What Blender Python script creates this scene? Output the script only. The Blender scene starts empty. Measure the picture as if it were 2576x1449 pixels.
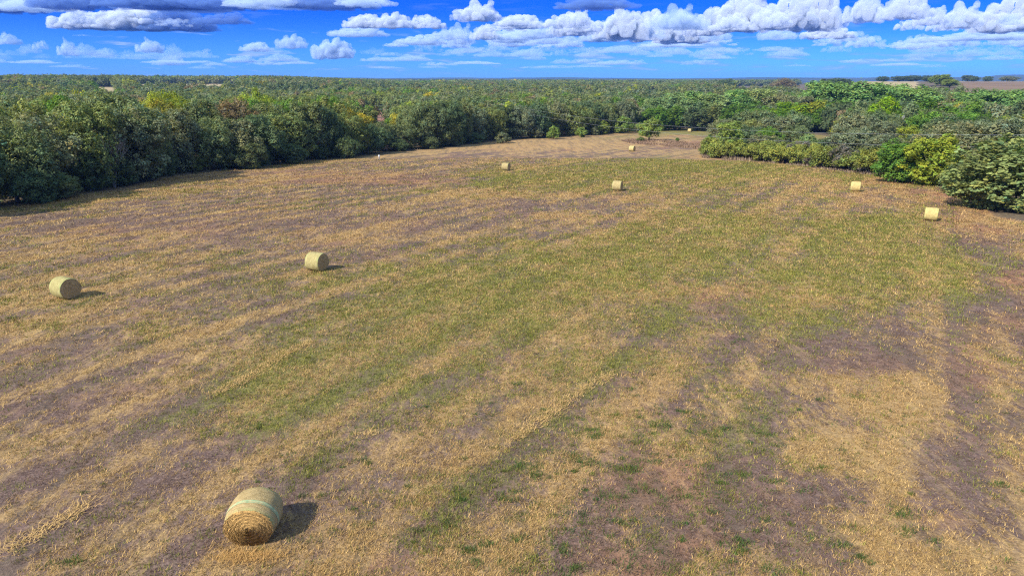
import bpy, math, random
import numpy as np
from mathutils import Vector, Matrix, noise as mnoise

random.seed(7)
rng = np.random.default_rng(7)
R = math.radians
scene = bpy.context.scene
col = scene.collection

# ------------------------------------------------------------------ camera numbers (used to survey the ground)
PITCH = R(16.95); FOC = 1718.2; CX, CY = 1288.0, 724.5; CAMZ = 12.4
SP, CP = math.sin(PITCH), math.cos(PITCH)
SUN_AZ, SUN_EL = R(48), R(39)          # shadows run towards +x +y

def smooth(a, b, x):
    t = np.clip((x - a) / (b - a), 0, 1)
    return t * t * (3 - 2 * t)

# ------------------------------------------------------------------ numpy value noise
def _h(ix, iy, s):
    n = (ix.astype(np.int64) * 374761393 + iy.astype(np.int64) * 668265263 + s * 974711) & 0xffffffff
    n = ((n ^ (n >> 13)) * 1274126177) & 0xffffffff
    n = (n ^ (n >> 16)) & 0xffffff
    return n / float(0xffffff)
def vnoise(x, y, s=0):
    x = np.asarray(x, float); y = np.asarray(y, float)
    ix = np.floor(x); iy = np.floor(y); fx = x - ix; fy = y - iy
    fx = fx * fx * (3 - 2 * fx); fy = fy * fy * (3 - 2 * fy)
    a = _h(ix, iy, s); b = _h(ix + 1, iy, s); c = _h(ix, iy + 1, s); d = _h(ix + 1, iy + 1, s)
    return (a + (b - a) * fx) * (1 - fy) + (c + (d - c) * fx) * fy
def fbm(x, y, o=4, s=0):
    t = 0; a = .5; n = 0
    for i in range(o):
        t = t + a * vnoise(x * 2 ** i + 13.7 * i, y * 2 ** i - 7.1 * i, s + i); n += a; a *= .5
    return t / n

# ------------------------------------------------------------------ terrain
DT = np.array([0, 300, 450, 550, 650, 800, 1000, 1200, 1500, 1800, 2500, 4000, 9500.])
ZL = np.array([-6.5, -7, -6, -4.6, -1.2, 3.4, 5.0, 6.0, 6.4, 6.6, 3, -4, -6.])
ZC = np.array([-7.3, -7.3, -6.9, -6.3, -5.6, -4.4, -2.6, -1.6, -.6, -.8, -1.2, -6, -8.])
ZR = np.array([-7.6, -7.6, -7.2, -1.5, 3.9, 6.8, 9.8, 9.8, 8, 4, 0, -6, -8.])
def H(x, y):
    x = np.asarray(x, float); y = np.asarray(y, float)
    d = np.hypot(x, y)
    a = np.where(y > 1, x / np.maximum(y, 1), np.sign(x) * 2)
    near = -0.0256 * np.clip(y, -80, 285)
    wl = smooth(-.12, -.36, a); wr = smooth(.36, .5, a)
    far = np.interp(d, DT, ZC) * (1 - wl) * (1 - wr) + np.interp(d, DT, ZL) * wl + np.interp(d, DT, ZR) * wr
    w = smooth(255, 330, d)
    z = near * (1 - w) + far * w
    z = z + (fbm(x / 14, y / 14, 3, 3) - .5) * .25 * smooth(5, 30, d) + (fbm(x / 400, y / 400, 3, 9) - .5) * 3 * smooth(350, 900, d)
    # low hills at the horizon, flat topped ridge on the right
    hill = smooth(4800, 6000, d) * (1 - smooth(7600, 8800, d))
    z = z + hill * (22 + 22 * fbm(a * 9 + 3, a * 0 + 1.5, 4, 31))
    mesa = smooth(5600, 6600, d) * (1 - smooth(7600, 8800, d)) * smooth(.64, .70, a + .012 * (fbm(d / 300, a * 40, 3, 5) - .5))
    z = z + mesa * 22
    return z

def ray(U, V):
    u = (U - CX) / FOC; v = (CY - V) / FOC
    return np.array([u, CP + v * SP, -SP + v * CP])
def ground_at(U, V):
    """a surveyed point of the ground, as seen at (U, V) of the photo"""
    r = ray(U, V); lo, hi = 5.0, 9000.0
    for n in (400, 60, 60):
        t = np.geomspace(lo, hi, n)
        under = CAMZ + r[2] * t < H(r[0] * t, r[1] * t)
        if not under.any(): return r[0] * hi, r[1] * hi
        i = int(np.argmax(under)); hi = t[i]; lo = t[max(i - 1, 0)]
        if i == 0: break
    return float(r[0] * hi), float(r[1] * hi)
def at(U, Z, Vref=300):
    r = ray(U, Vref)
    return r[0] * Z, r[1] * Z
def project(x, y, z):
    dz = z - CAMZ
    depth = y * CP - dz * SP; up = y * SP + dz * CP
    return CX + FOC * x / depth, CY - FOC * up / depth

def in_poly(px, py, poly):
    poly = np.asarray(poly); px = np.asarray(px, float); py = np.asarray(py, float)
    r = np.zeros(px.shape, bool); n = len(poly); j = n - 1
    for i in range(n):
        xi, yi = poly[i]; xj, yj = poly[j]
        c = ((yi > py) != (yj > py)) & (px < (xj - xi) * (py - yi) / (yj - yi + 1e-12) + xi)
        r ^= c; j = i
    return r
def dist_polyline(px, py, pts):
    best = np.full(np.shape(px), 1e9)
    for (ax, ay), (bx, by) in zip(pts[:-1], pts[1:]):
        dx, dy = bx - ax, by - ay; L = dx * dx + dy * dy + 1e-9
        t = np.clip(((px - ax) * dx + (py - ay) * dy) / L, 0, 1)
        best = np.minimum(best, np.hypot(px - ax - t * dx, py - ay - t * dy))
    return best

LEFT_P = [(0, 523), (150, 500), (330, 470), (430, 446), (560, 431), (650, 424), (760, 405), (850, 400), (930, 392), (1000, 382), (1110, 373),
          (1180, 363), (1290, 352), (1350, 349), (1450, 343), (1540, 336), (1600, 331)]
LEFT = [ground_at(*p) for p in LEFT_P]
dxy = np.array(LEFT[1]) - np.array(LEFT[0]); dxy /= np.linalg.norm(dxy)
LEFT = [tuple(np.array(LEFT[0]) - dxy * 60 - np.array([4, 0])), tuple(np.array(LEFT[0]) - dxy * 25)] + LEFT
RIGHT_P = [(1768, 396), (1900, 406), (2000, 416), (2100, 429), (2240, 446), (2330, 461), (2430, 482), (2500, 545), (2576, 557)]
RIGHT = [ground_at(*p) for p in RIGHT_P]
RIGHT.append((RIGHT[-1][0] + 12, RIGHT[-1][1] - 22))
BACK_P = [(1640, 326), (1830, 323), (2010, 334), (2100, 345), (2085, 352), (1990, 353), (1800, 355)]
BACK = [ground_at(*p) for p in BACK_P]
FIELD = LEFT + BACK + RIGHT + [(70, 20), (70, -60), (-90, -60), (-90, 0)]

# clearings beyond the trees: (a0, a1, d0, d1, kind)   a = x / y
CLEAR = [(-.212, -.166, 190, 440, 'red'), (-.592, -.545, 540, 900, 'tan'), (-.532, -.372, 640, 1120, 'tan'), (.492, .560, 470, 1130, 'tan'),
         (.640, .90, 465, 1000, 'brown'), (.640, .90, 1000, 1260, 'tan'), (.185, .214, 560, 1000, 'sand')]

# ------------------------------------------------------------------ cover of the field: soil, straw, green
BLOBS = [  # U, V, rU, rV, green, straw, red
    (1400, 690, 640, 120, .46, .04, 0), (1150, 820, 420, 90, .30, .05, 0), (700, 1050, 300, 80, .42, -.15, 0), (1000, 950, 420, 90, .30, 0, 0),
    (1900, 580, 480, 95, .42, .1, 0), (1720, 418, 360, 34, .62, 0, -.1), (2340, 640, 130, 55, .34, 0, 0), (2150, 445, 220, 24, .42, .1, -.1), (1400, 470, 260, 26, .3, .05, 0),
    (1300, 440, 180, 26, .25, .1, 0), (1500, 960, 260, 70, .22, 0, 0), (1700, 1080, 240, 60, .12, 0, 0), (820, 700, 330, 50, .12, .12, 0),
    (2250, 560, 150, 40, .25, .05, 0), (850, 1130, 280, 60, .18, .02, 0), (2350, 700, 150, 60, .2, .1, 0),
    (2050, 890, 330, 80, -.2, -.24, .05), (1800, 1230, 420, 150, -.25, -.46, .12), (1650, 1400, 420, 90, -.2, -.38, .12), (2350, 1150, 280, 170, -.05, -.30, .08), (1900, 1010, 300, 60, -.1, -.15, .05), (300, 1260, 330, 90, -.2, -.15, 0), (120, 1060, 220, 60, -.2, -.1, .1),
    (2230, 930, 170, 50, -.2, -.3, 0), (420, 570, 420, 40, -.2, -.08, .05), (900, 445, 240, 20, -.2, -.22, .35), (1230, 522, 130, 14, -.2, -.25, .1),
    (1100, 462, 120, 12, -.2, -.2, .1), (2505, 700, 40, 60, -.15, -.05, .25), (2525, 790, 90, 170, -.1, .22, .12), (2050, 345, 70, 10, .6, .25, -.2), (1790, 332, 150, 10, .7, .2, -.2), (1560, 352, 220, 10, .25, .15, -.1), (450, 560, 500, 45, -.1, -.12, .05), (2500, 860, 100, 70, 0, .02, .2), (200, 1400, 200, 60, -.1, -.1, 0),
    (1500, 1380, 300, 90, -.2, -.22, .05), (1400, 378, 420, 26, 0, .14, .14), (1680, 340, 200, 12, .1, .3, .1), (1790, 329, 130, 5, .6, -.1, -.1), (1720, 343, 90, 5, -.2, -.3, .55), (1660, 352, 90, 4, 0, .3, 0), (700, 440, 300, 14, -.2, .1, .05), (2200, 800, 130, 40, -.2, -.2, .1), (1010, 1400, 200, 60, -.15, -.1, .15),
    (2075, 1150, 110, 52, .1, 1.0, -.1), (2215, 975, 115, 38, 0, .85, 0), (2000, 955, 70, 22, 0, .5, 0), (2110, 1280, 150, 60, 0, .24, .1),
    (2330, 1390, 180, 60, .05, .36, 0), (1880, 725, 190, 26, -.2, .45, .45), (1480, 540, 140, 13, -.2, .35, .35), (1150, 491, 110, 9, -.2, .45, .2),
    (1650, 755, 120, 25, -.1, .3, .3), (700, 1345, 280, 45, -.1, .35, 0), (120, 790, 260, 50, 0, .2, 0), (450, 850, 300, 50, 0, .2, 0),
    (200, 620, 260, 40, 0, .12, .05), (1450, 360, 200, 9, -.25, .35, .35), (1320, 372, 160, 8, -.2, .3, .25), (1650, 335, 160, 8, .15, .2, .1),
    (2150, 450, 180, 10, -.2, .3, .2), (2350, 485, 130, 12, -.3, .2, .5), (2480, 560, 110, 34, -.3, .2, .45), (2190, 500, 60, 16, -.2, .3, .3),
    (2130, 510, 22, 30, -.3, -.3, .1), (2180, 455, 90, 5, -.3, -.1, .6), (2400, 490, 130, 7, -.3, -.1, .6), (2545, 640, 60, 80, -.2, .25, .2),
    (1700, 360, 140, 8, -.3, -.3, .4), (2455, 610, 14, 50, -.2, -.3, .1), (2560, 1010, 60, 90, 0, .35, .05), (1950, 450, 260, 16, -.1, .3, .1),
    (1540, 500, 160, 12, -.2, .3, .25), (1000, 590, 260, 20, -.1, .2, .1), (100, 940, 200, 40, 0, .15, .1),
    (750, 1430, 300, 40, .0, .2, .0), (1150, 1230, 200, 60, .12, .05, .05), (2420, 1180, 120, 50, 0, .10, .05)]
_B = []
for (U, V, ru, rv, g, s, r) in BLOBS:
    c = np.array(ground_at(U, V)); e = np.array(ground_at(U + ru, V)) - c; f = np.array(ground_at(U, V + min(rv, 1440 - V if V < 1430 else rv))) - c
    M = np.linalg.inv(np.array([e, f]).T)
    _B.append((c, M, g, s, r))
ROW = R(31)
def rows_coord(x, y):
    th = ROW
    bend = .0016 * (y - 60) ** 2 * .25
    return (x - bend) * math.cos(th) - y * math.sin(th), x * math.sin(th) + y * math.cos(th)
def cover(x, y):
    x = np.asarray(x, float); y = np.asarray(y, float)
    g = np.full(x.shape, .20); s = np.full(x.shape, .54); r = np.full(x.shape, .16)
    wx = x + (fbm(x / 6, y / 6, 3, 21) - .5) * 7; wy = y + (fbm(x / 6, y / 6, 3, 22) - .5) * 7 * (1 + y / 80)
    for c, M, bg, bs, br in _B:
        ex = wx - c[0]; ey = wy - c[1]
        q = (M[0, 0] * ex + M[0, 1] * ey) ** 2 + (M[1, 0] * ex + M[1, 1] * ey) ** 2
        w = np.exp(-q * .9)
        g += bg * w; s += bs * w; r += br * w
    p, q = rows_coord(x, y)
    ph = 2 * math.pi * p / 3.4 + 5 * (fbm(p / 9, q / 40, 2, 61) - .5)
    stripe = .8 * np.sin(ph) * (.35 + .65 * smooth(.35, .6, fbm(p / 14, q / 30, 3, 62))) + 1.5 * (fbm(p / .75, q / 55, 3, 63) - .5) * 1.6
    s = s + .20 * stripe; g = g - .11 * stripe
    n1 = fbm(p / 1.5, q / 22, 4, 41) - .5      # mowing swaths
    n2 = fbm(x / 3.2, y / 3.2, 4, 42) - .5
    n3 = fbm(p / 5.5, q / 60, 3, 43) - .5
    s = s + n1 * 1.1 + n2 * .8 + n3 * .6
    g = g + (fbm(x / 2.4, y / 2.4, 4, 44) - .5) * .6 - n1 * .45 + n3 * .45
    r = r + (fbm(x / 5, y / 5, 3, 45) - .5) * .6
    return np.clip(g, 0, 1), np.clip(s, 0, 1), np.clip(r, 0, 1)
STREAKS_P = [[(370, 852), (430, 838), (492, 818)], [(540, 992), (640, 940), (700, 898), (785, 858)], [(1290, 1105), (1400, 1030), (1470, 975), (1545, 940)],
             [(0, 1395), (120, 1330), (235, 1255)], [(905, 1095), (945, 1085)], [(1280, 615), (1325, 606)], [(1610, 641), (1630, 637)], [(2070, 602), (2090, 612)],
             [(2268, 675), (2285, 678), (2298, 690)], [(2352, 570), (2385, 590)], [(1690, 740), (1720, 735)]]
STREAKS = [[ground_at(*p) for p in s] for s in STREAKS_P]
TUFTS_P = [(1290, 1258), (1190, 1253), (1310, 1358), (1420, 1437), (1222, 1380), (1520, 1250), (1622, 1230), (1829, 1186), (1770, 1300), (1942, 1202), (2062, 1362),
           (1572, 1312), (1180, 1320), (1810, 1095), (1556, 1182), (1236, 1252), (1408, 1396), (1870, 1388), (1310, 1180), (1500, 1100), (1450, 1160), (1340, 1190),
           (1735, 1040), (1660, 1070), (1575, 1165), (1600, 1175), (1835, 1080), (1930, 1108), (1750, 1250), (1870, 1370), (1950, 1440), (1200, 1425), (195, 1418),
           (640, 1075), (2540, 1222), (2300, 1340), (2260, 1290), (1880, 1075), (1180, 1385), (780, 1255), (905, 1160), (1080, 1330), (2150, 1405), (1480, 1080), (1850, 860)]

# ------------------------------------------------------------------ helpers
def tag(o, label=None, cat=None, group=None, kind=None):
    if label: o['label'] = label
    if cat: o['category'] = cat
    if group: o['group'] = group
    if kind: o['kind'] = kind
    return o
def link(name, me, mat=None, parent=None):
    o = bpy.data.objects.new(name, me); col.objects.link(o)
    if mat is not None and len(me.materials) == 0: me.materials.append(mat)
    if parent is not None: o.parent = parent
    return o
def empty(name, loc, rz=0):
    o = bpy.data.objects.new(name, None); col.objects.link(o); o.location = loc; o.rotation_euler = (0, 0, rz); o.empty_display_size = .5
    return o
def np_mesh(name, V, F, attr=None, attr_name='tint', smooth_=False):
    """V (n,3), F (m,k)"""
    V = np.ascontiguousarray(V, np.float32); F = np.ascontiguousarray(F, np.int32); k = F.shape[1]
    me = bpy.data.meshes.new(name)
    me.vertices.add(len(V)); me.vertices.foreach_set('co', V.ravel())
    me.loops.add(F.size); me.loops.foreach_set('vertex_index', F.ravel())
    me.polygons.add(len(F)); me.polygons.foreach_set('loop_start', np.arange(0, F.size, k, dtype=np.int32))
    if smooth_: me.polygons.foreach_set('use_smooth', np.ones(len(F), bool))
    me.update(calc_edges=True)
    if attr is not None:
        a = np.ascontiguousarray(attr, np.float32)
        at_ = me.attributes.new(attr_name, 'FLOAT_COLOR', 'POINT'); at_.data.foreach_set('color', a.ravel())
    return me
def tri_quads(quads, tris):
    pass

class MB:
    """collects simple closed shapes into one mesh"""
    def __init__(s): s.v = []; s.f = []
    def box(s, c, d, rz=0):
        b = len(s.v); cz, sz = math.cos(rz), math.sin(rz)
        for k in range(8):
            x = (k & 1) - .5; y = (k >> 1 & 1) - .5; z = (k >> 2 & 1) - .5
            x *= d[0]; y *= d[1]; z *= d[2]
            s.v.append((c[0] + x * cz - y * sz, c[1] + x * sz + y * cz, c[2] + z))
        for q in ((0, 2, 3, 1), (4, 5, 7, 6), (0, 1, 5, 4), (2, 6, 7, 3), (0, 4, 6, 2), (1, 3, 7, 5)): s.f.append(tuple(b + i for i in q))
        return s
    def tube(s, pts, rad, n=6, cap=True):
        b = len(s.v); pts = [Vector(p) for p in pts]
        for i, p in enumerate(pts):
            t = (pts[min(i + 1, len(pts) - 1)] - pts[max(i - 1, 0)]).normalized()
            u = t.orthogonal().normalized(); w = t.cross(u)
            if i and abs(t.z) < .99 and False: pass
            # keep frames aligned
            ref = Vector((1, 0, 0)) if abs(t.x) < .9 else Vector((0, 1, 0))
            u = (ref - t * ref.dot(t)).normalized(); w = t.cross(u)
            for k in range(n):
                a = 2 * math.pi * k / n
                s.v.append(tuple(p + (u * math.cos(a) + w * math.sin(a)) * rad[i]))
        for i in range(len(pts) - 1):
            for k in range(n):
                k2 = (k + 1) % n
                s.f.append((b + i * n + k, b + i * n + k2, b + (i + 1) * n + k2, b + (i + 1) * n + k))
        if cap:
            s.f.append(tuple(b + k for k in range(n))[::-1]); s.f.append(tuple(b + (len(pts) - 1) * n + k for k in range(n)))
        return s
    def mesh(s, name, smooth_=False):
        me = bpy.data.meshes.new(name); me.from_pydata(s.v, [], s.f); me.update()
        if smooth_: me.polygons.foreach_set('use_smooth', np.ones(len(me.polygons), bool))
        return me

# ------------------------------------------------------------------ materials
def new_mat(name):
    m = bpy.data.materials.new(name); m.use_nodes = True; nt = m.node_tree; nt.nodes.clear()
    out = nt.nodes.new('ShaderNodeOutputMaterial')
    return m, nt, out
class NB:
    def __init__(s, nt): s.nt = nt
    def n(s, t, **kw):
        x = s.nt.nodes.new(t)
        for k, v in kw.items(): setattr(x, k, v)
        return x
    def l(s, a, b): s.nt.links.new(a, b)
    def mix(s, f, a, b, mode='MIX'):
        x = s.n('ShaderNodeMix', data_type='RGBA', blend_type=mode)
        s.put(x.inputs[0], f); s.put(x.inputs[6], a); s.put(x.inputs[7], b)
        return x.outputs[2]
    def put(s, sock, v):
        if isinstance(v, bpy.types.NodeSocket): s.l(v, sock)
        elif isinstance(v, (int, float)): sock.default_value = v
        else: sock.default_value = tuple(v) + ((1,) if len(v) == 3 else ())
    def math(s, op, a, b=0.0, c=0.0):
        x = s.n('ShaderNodeMath', operation=op); s.put(x.inputs[0], a); s.put(x.inputs[1], b); s.put(x.inputs[2], c)
        return x.outputs[0]
    def noise(s, vec, scale, detail=4, rough=.6):
        x = s.n('ShaderNodeTexNoise'); x.inputs['Scale'].default_value = scale; x.inputs['Detail'].default_value = detail; x.inputs['Roughness'].default_value = rough
        if vec is not None: s.l(vec, x.inputs['Vector'])
        return x.outputs[0]
    def rng(s, v, a, b, c=0, d=1, kind='SMOOTHSTEP'):
        x = s.n('ShaderNodeMapRange', interpolation_type=kind); s.put(x.inputs['Value'], v)
        s.put(x.inputs['From Min'], a); s.put(x.inputs['From Max'], b); s.put(x.inputs['To Min'], c); s.put(x.inputs['To Max'], d)
        return x.outputs[0]
def principled(nb, out, base, rough=.9, spec=.2, normal=None):
    p = nb.n('ShaderNodeBsdfPrincipled'); nb.put(p.inputs['Base Color'], base); nb.put(p.inputs['Roughness'], rough); p.inputs['Specular IOR Level'].default_value = spec
    if normal is not None: nb.l(normal, p.inputs['Normal'])
    nb.l(p.outputs[0], out.inputs[0]); return p

def plain_mat(name, c, var=.25, scale=6, rough=.85, spec=.2):
    m, nt, out = new_mat(name); nb = NB(nt)
    tc = nb.n('ShaderNodeTexCoord'); n = nb.noise(tc.outputs['Object'], scale, 5)
    c2 = nb.mix(nb.rng(n, .3, .7), tuple(x * (1 - var) for x in c), tuple(min(1, x * (1 + var)) for x in c))
    principled(nb, out, c2, rough, spec); return m

def leaf_mat(name, source):
    m, nt, out = new_mat(name); nb = NB(nt)
    ta = nb.n('ShaderNodeAttribute', attribute_name='tint')
    if source == 'object':
        oi = nb.n('ShaderNodeObjectInfo'); c = oi.outputs['Color']
    else:
        oi = nb.n('ShaderNodeAttribute', attribute_name='tcol', attribute_type='INSTANCER'); c = oi.outputs['Color']
    base = nb.mix(1.0, c, ta.outputs['Color'], 'MULTIPLY')
    d = nb.n('ShaderNodeBsdfDiffuse'); t = nb.n('ShaderNodeBsdfTranslucent'); nb.l(base, d.inputs[0])
    tr = nb.mix(1.0, base, (1.2, 1.2, .55), 'MULTIPLY'); nb.l(tr, t.inputs[0])
    mx = nb.n('ShaderNodeMixShader'); mx.inputs[0].default_value = .36; nb.l(d.outputs[0], mx.inputs[1]); nb.l(t.outputs[0], mx.inputs[2])
    nb.l(mx.outputs[0], out.inputs[0]); return m
M_LEAF = leaf_mat('foliage', 'object'); M_LEAF_FAR = leaf_mat('far_foliage', 'inst')
M_BARK = plain_mat('bark', (.17, .145, .12), .35, 8)
M_TWIG = plain_mat('grey_twigs', (.21, .195, .18), .3, 5)
M_POLEWOOD = plain_mat('pole_wood', (.24, .21, .18), .25, 6)
M_WIRE = plain_mat('wire', (.22, .23, .24), .05, 3, .5, .5)
M_WHITE = plain_mat('white_paint', (.75, .76, .76), .08, 8, .5)
M_DARK = plain_mat('dark_cap', (.05, .05, .06), .2, 8)
M_WALL = plain_mat('tan_siding', (.42, .32, .24), .1, 2)
M_ROOF = plain_mat('brown_roof', (.30, .17, .13), .15, 2)
M_GLASS = plain_mat('window_glass', (.04, .05, .06), .1, 2, .15, .5)

# ground
def ground_mat():
    m, nt, out = new_mat('ground'); nb = NB(nt)
    tc = nb.n('ShaderNodeTexCoord'); P = tc.outputs['Object']
    cv = nb.n('ShaderNodeAttribute', attribute_name='cover'); sep = nb.n('ShaderNodeSeparateColor'); nb.l(cv.outputs['Color'], sep.inputs[0])
    g, s, r = sep.outputs[0], sep.outputs[1], sep.outputs[2]; fl = cv.outputs['Alpha']
    rot = nb.n('ShaderNodeMapping'); rot.inputs['Rotation'].default_value = (0, 0, ROW); rot.inputs['Scale'].default_value = (1, .4, 1); nb.l(P, rot.inputs['Vector'])
    nA = nb.noise(rot.outputs[0], 3.2, 6, .65); nB_ = nb.noise(P, 9, 5, .7); nC = nb.noise(P, 1.1, 7, .66); nD = nb.noise(P, .35, 4, .6)
    soil = nb.mix(nb.rng(nC, .3, .7), (.090, .056, .045), (.158, .103, .086))
    soil = nb.mix(nb.rng(nB_, .45, .75), soil, (.26, .185, .145))
    red = nb.mix(nb.rng(nA, .3, .7), (.22, .105, .056), (.36, .19, .10))
    c = nb.mix(nb.rng(nb.math('ADD', r, nb.math('MULTIPLY', nb.math('SUBTRACT', nC, .5), .7)), .15, .75), soil, red)
    straw = nb.mix(nb.rng(nB_, .3, .7), (.22, .140, .062), (.46, .300, .128))
    sm = nb.math('ADD', s, nb.math('MULTIPLY', nb.math('SUBTRACT', nA, .5), 1.5))
    c = nb.mix(nb.rng(sm, .35, .85, 0, .85), c, straw)
    green = nb.mix(nb.rng(nB_, .3, .7), (.080, .086, .022), (.235, .215, .058))
    gm = nb.math('ADD', g, nb.math('MULTIPLY', nb.math('SUBTRACT', nb.noise(rot.outputs[0], 4.4, 5, .65), .5), 1.3))
    c = nb.mix(nb.rng(gm, .30, .80, 0, .85), c, green)
    rot2 = nb.n('ShaderNodeMapping'); rot2.inputs['Rotation'].default_value = (0, 0, ROW); rot2.inputs['Scale'].default_value = (1, .10, 1); nb.l(P, rot2.inputs['Vector'])
    nS = nb.noise(rot2.outputs[0], .9, 6, .62)
    c = nb.mix(nb.rng(nS, .38, .52, .5, 0), c, (.105, .082, .058)); c = nb.mix(nb.rng(nS, .55, .72, 0, .5), c, (.42, .285, .115))
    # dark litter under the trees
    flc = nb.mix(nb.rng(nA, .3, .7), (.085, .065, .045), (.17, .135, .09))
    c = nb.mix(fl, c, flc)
    far = nb.n('ShaderNodeAttribute', attribute_name='far'); fc = nb.mix(nb.rng(nD, .3, .7, -.0, 1), far.outputs['Color'], nb.mix(1.0, far.outputs['Color'], (.8, .82, .78), 'MULTIPLY'))
    c = nb.mix(far.outputs['Alpha'], c, fc)
    b = nb.n('ShaderNodeBump'); b.inputs['Strength'].default_value = .9; b.inputs['Distance'].default_value = .12
    hgt = nb.math('ADD', nb.math('MULTIPLY', nA, .6), nb.math('MULTIPLY', nB_, .5)); nb.l(hgt, b.inputs['Height'])
    principled(nb, out, c, .95, .1, b.outputs[0]); return m

# ------------------------------------------------------------------ ground sheet
def build_ground():
    rad = [3.0]
    while rad[-1] < 9400:
        r0 = rad[-1]
        rad.append(r0 + (max(.16, r0 * .0115) if r0 < 330 else r0 * .018))
    rad = np.array(rad)
    az = np.concatenate([np.linspace(-44, 44, 700), np.linspace(44, 316, 120)[1:-1]]) * math.pi / 180
    na = len(az); nr = len(rad)
    A, Rr = np.meshgrid(az, rad, indexing='xy')
    X = Rr * np.sin(A); Y = Rr * np.cos(A); Z = H(X, Y)
    V = np.stack([X, Y, Z], -1).reshape(-1, 3)
    V = np.vstack([V, [[0, 0, float(H(0., 0.))]]])
    i = np.arange(nr - 1)[:, None] * na; j = np.arange(na)[None, :]; j2 = (j + 1) % na
    F = np.stack([i + j, i + na + j, i + na + j2, i + j2], -1).reshape(-1, 4)[:, ::-1]
    x, y = V[:, 0], V[:, 1]; d = np.hypot(x, y); a = np.where(y > 1, x / np.maximum(y, 1), 9)
    g, s, r = cover(x, y)
    # straw and red soil along the wood's edge, litter inside it
    inside = in_poly(x, y, FIELD)
    dl = dist_polyline(x, y, LEFT); dr = dist_polyline(x, y, RIGHT)
    e = np.where(inside, np.exp(-(dl / 6) ** 2), 0); s = np.clip(s + e * .4, 0, 1); g = np.clip(g - e * .3, 0, 1)
    e = np.where(inside, np.exp(-(dr / 5) ** 2), 0); s = np.clip(s + e * .1, 0, 1); r = np.clip(r + e * .35, 0, 1); g = np.clip(g - e * .4, 0, 1)
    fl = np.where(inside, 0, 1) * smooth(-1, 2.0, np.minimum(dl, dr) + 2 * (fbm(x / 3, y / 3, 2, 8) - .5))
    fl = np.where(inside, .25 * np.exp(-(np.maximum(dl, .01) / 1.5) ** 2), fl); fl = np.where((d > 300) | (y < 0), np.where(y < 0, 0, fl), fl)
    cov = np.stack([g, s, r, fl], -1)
    far = np.zeros((len(V), 4)); far[:, :3] = (.05, .065, .035)
    far[:, 3] = smooth(1600, 2600, d) * (y > 0)
    wood = smooth(.35, .6, fbm(x / 260, y / 260, 4, 66)); far[:, :3] = np.where((d > 4300)[:, None], (.040, .052, .034) + wood[:, None] * np.array([.02, .018, .008]), far[:, :3])
    COLS = {'red': (.26, .14, .105), 'tan': (.38, .29, .16), 'brown': (.20, .135, .09), 'sand': (.48, .34, .19)}
    wob = (fbm(x / 60, y / 60, 3, 12) - .5) * .03; wod = (fbm(x / 60, y / 60, 3, 13) - .5) * 60
    for a0, a1, d0, d1, kd in CLEAR:
        k = (a + wob > a0 - .01) & (a + wob < a1 + .01) & (d + wod > d0 - 15) & (d + wod < d1 + 15)
        n = fbm(x / 25, y / 25, 3, 14)[:, None]
        far[k, :3] = (np.array(COLS[kd]) * (.75 + .5 * n))[k]; far[k, 3] = 1
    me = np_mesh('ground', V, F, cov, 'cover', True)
    at_ = me.attributes.new('far', 'FLOAT_COLOR', 'POINT'); at_.data.foreach_set('color', np.ascontiguousarray(far, np.float32).ravel())
    # centre fan
    o = link('ground', me, ground_mat()); tag(o, 'mown hay field of straw, bare soil and green regrowth', kind='structure')
build_ground()

# ------------------------------------------------------------------ grass, stubble and loose straw
M_GRASS = None
def grass_mat():
    m, nt, out = new_mat('grass_blades'); nb = NB(nt)
    ta = nb.n('ShaderNodeAttribute', attribute_name='tint')
    d = nb.n('ShaderNodeBsdfDiffuse'); t = nb.n('ShaderNodeBsdfTranslucent'); nb.l(ta.outputs['Color'], d.inputs[0]); nb.l(ta.outputs['Color'], t.inputs[0])
    mx = nb.n('ShaderNodeMixShader'); mx.inputs[0].default_value = .2; nb.l(d.outputs[0], mx.inputs[1]); nb.l(t.outputs[0], mx.inputs[2]); nb.l(mx.outputs[0], out.inputs[0])
    return m
M_GRASS = grass_mat()
def blades(x, y, ang, lean, length, width, c, z=None):
    """one thin triangle per blade"""
    n = len(x)
    if z is None: z = H(x, y)
    dx = np.cos(ang); dy = np.sin(ang)
    px = -dy * width * .5; py = dx * width * .5
    tip = np.stack([x + dx * length * np.sin(lean), y + dy * length * np.sin(lean), z + length * np.cos(lean) + .006], -1)
    V = np.stack([np.stack([x + px, y + py, z - .004], -1), np.stack([x - px, y - py, z - .004], -1), tip], 1).reshape(-1, 3)
    F = np.arange(3 * n).reshape(n, 3)
    C = np.repeat(np.concatenate([c, np.ones((n, 1))], 1), 3, 0)
    return V, F, C
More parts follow.
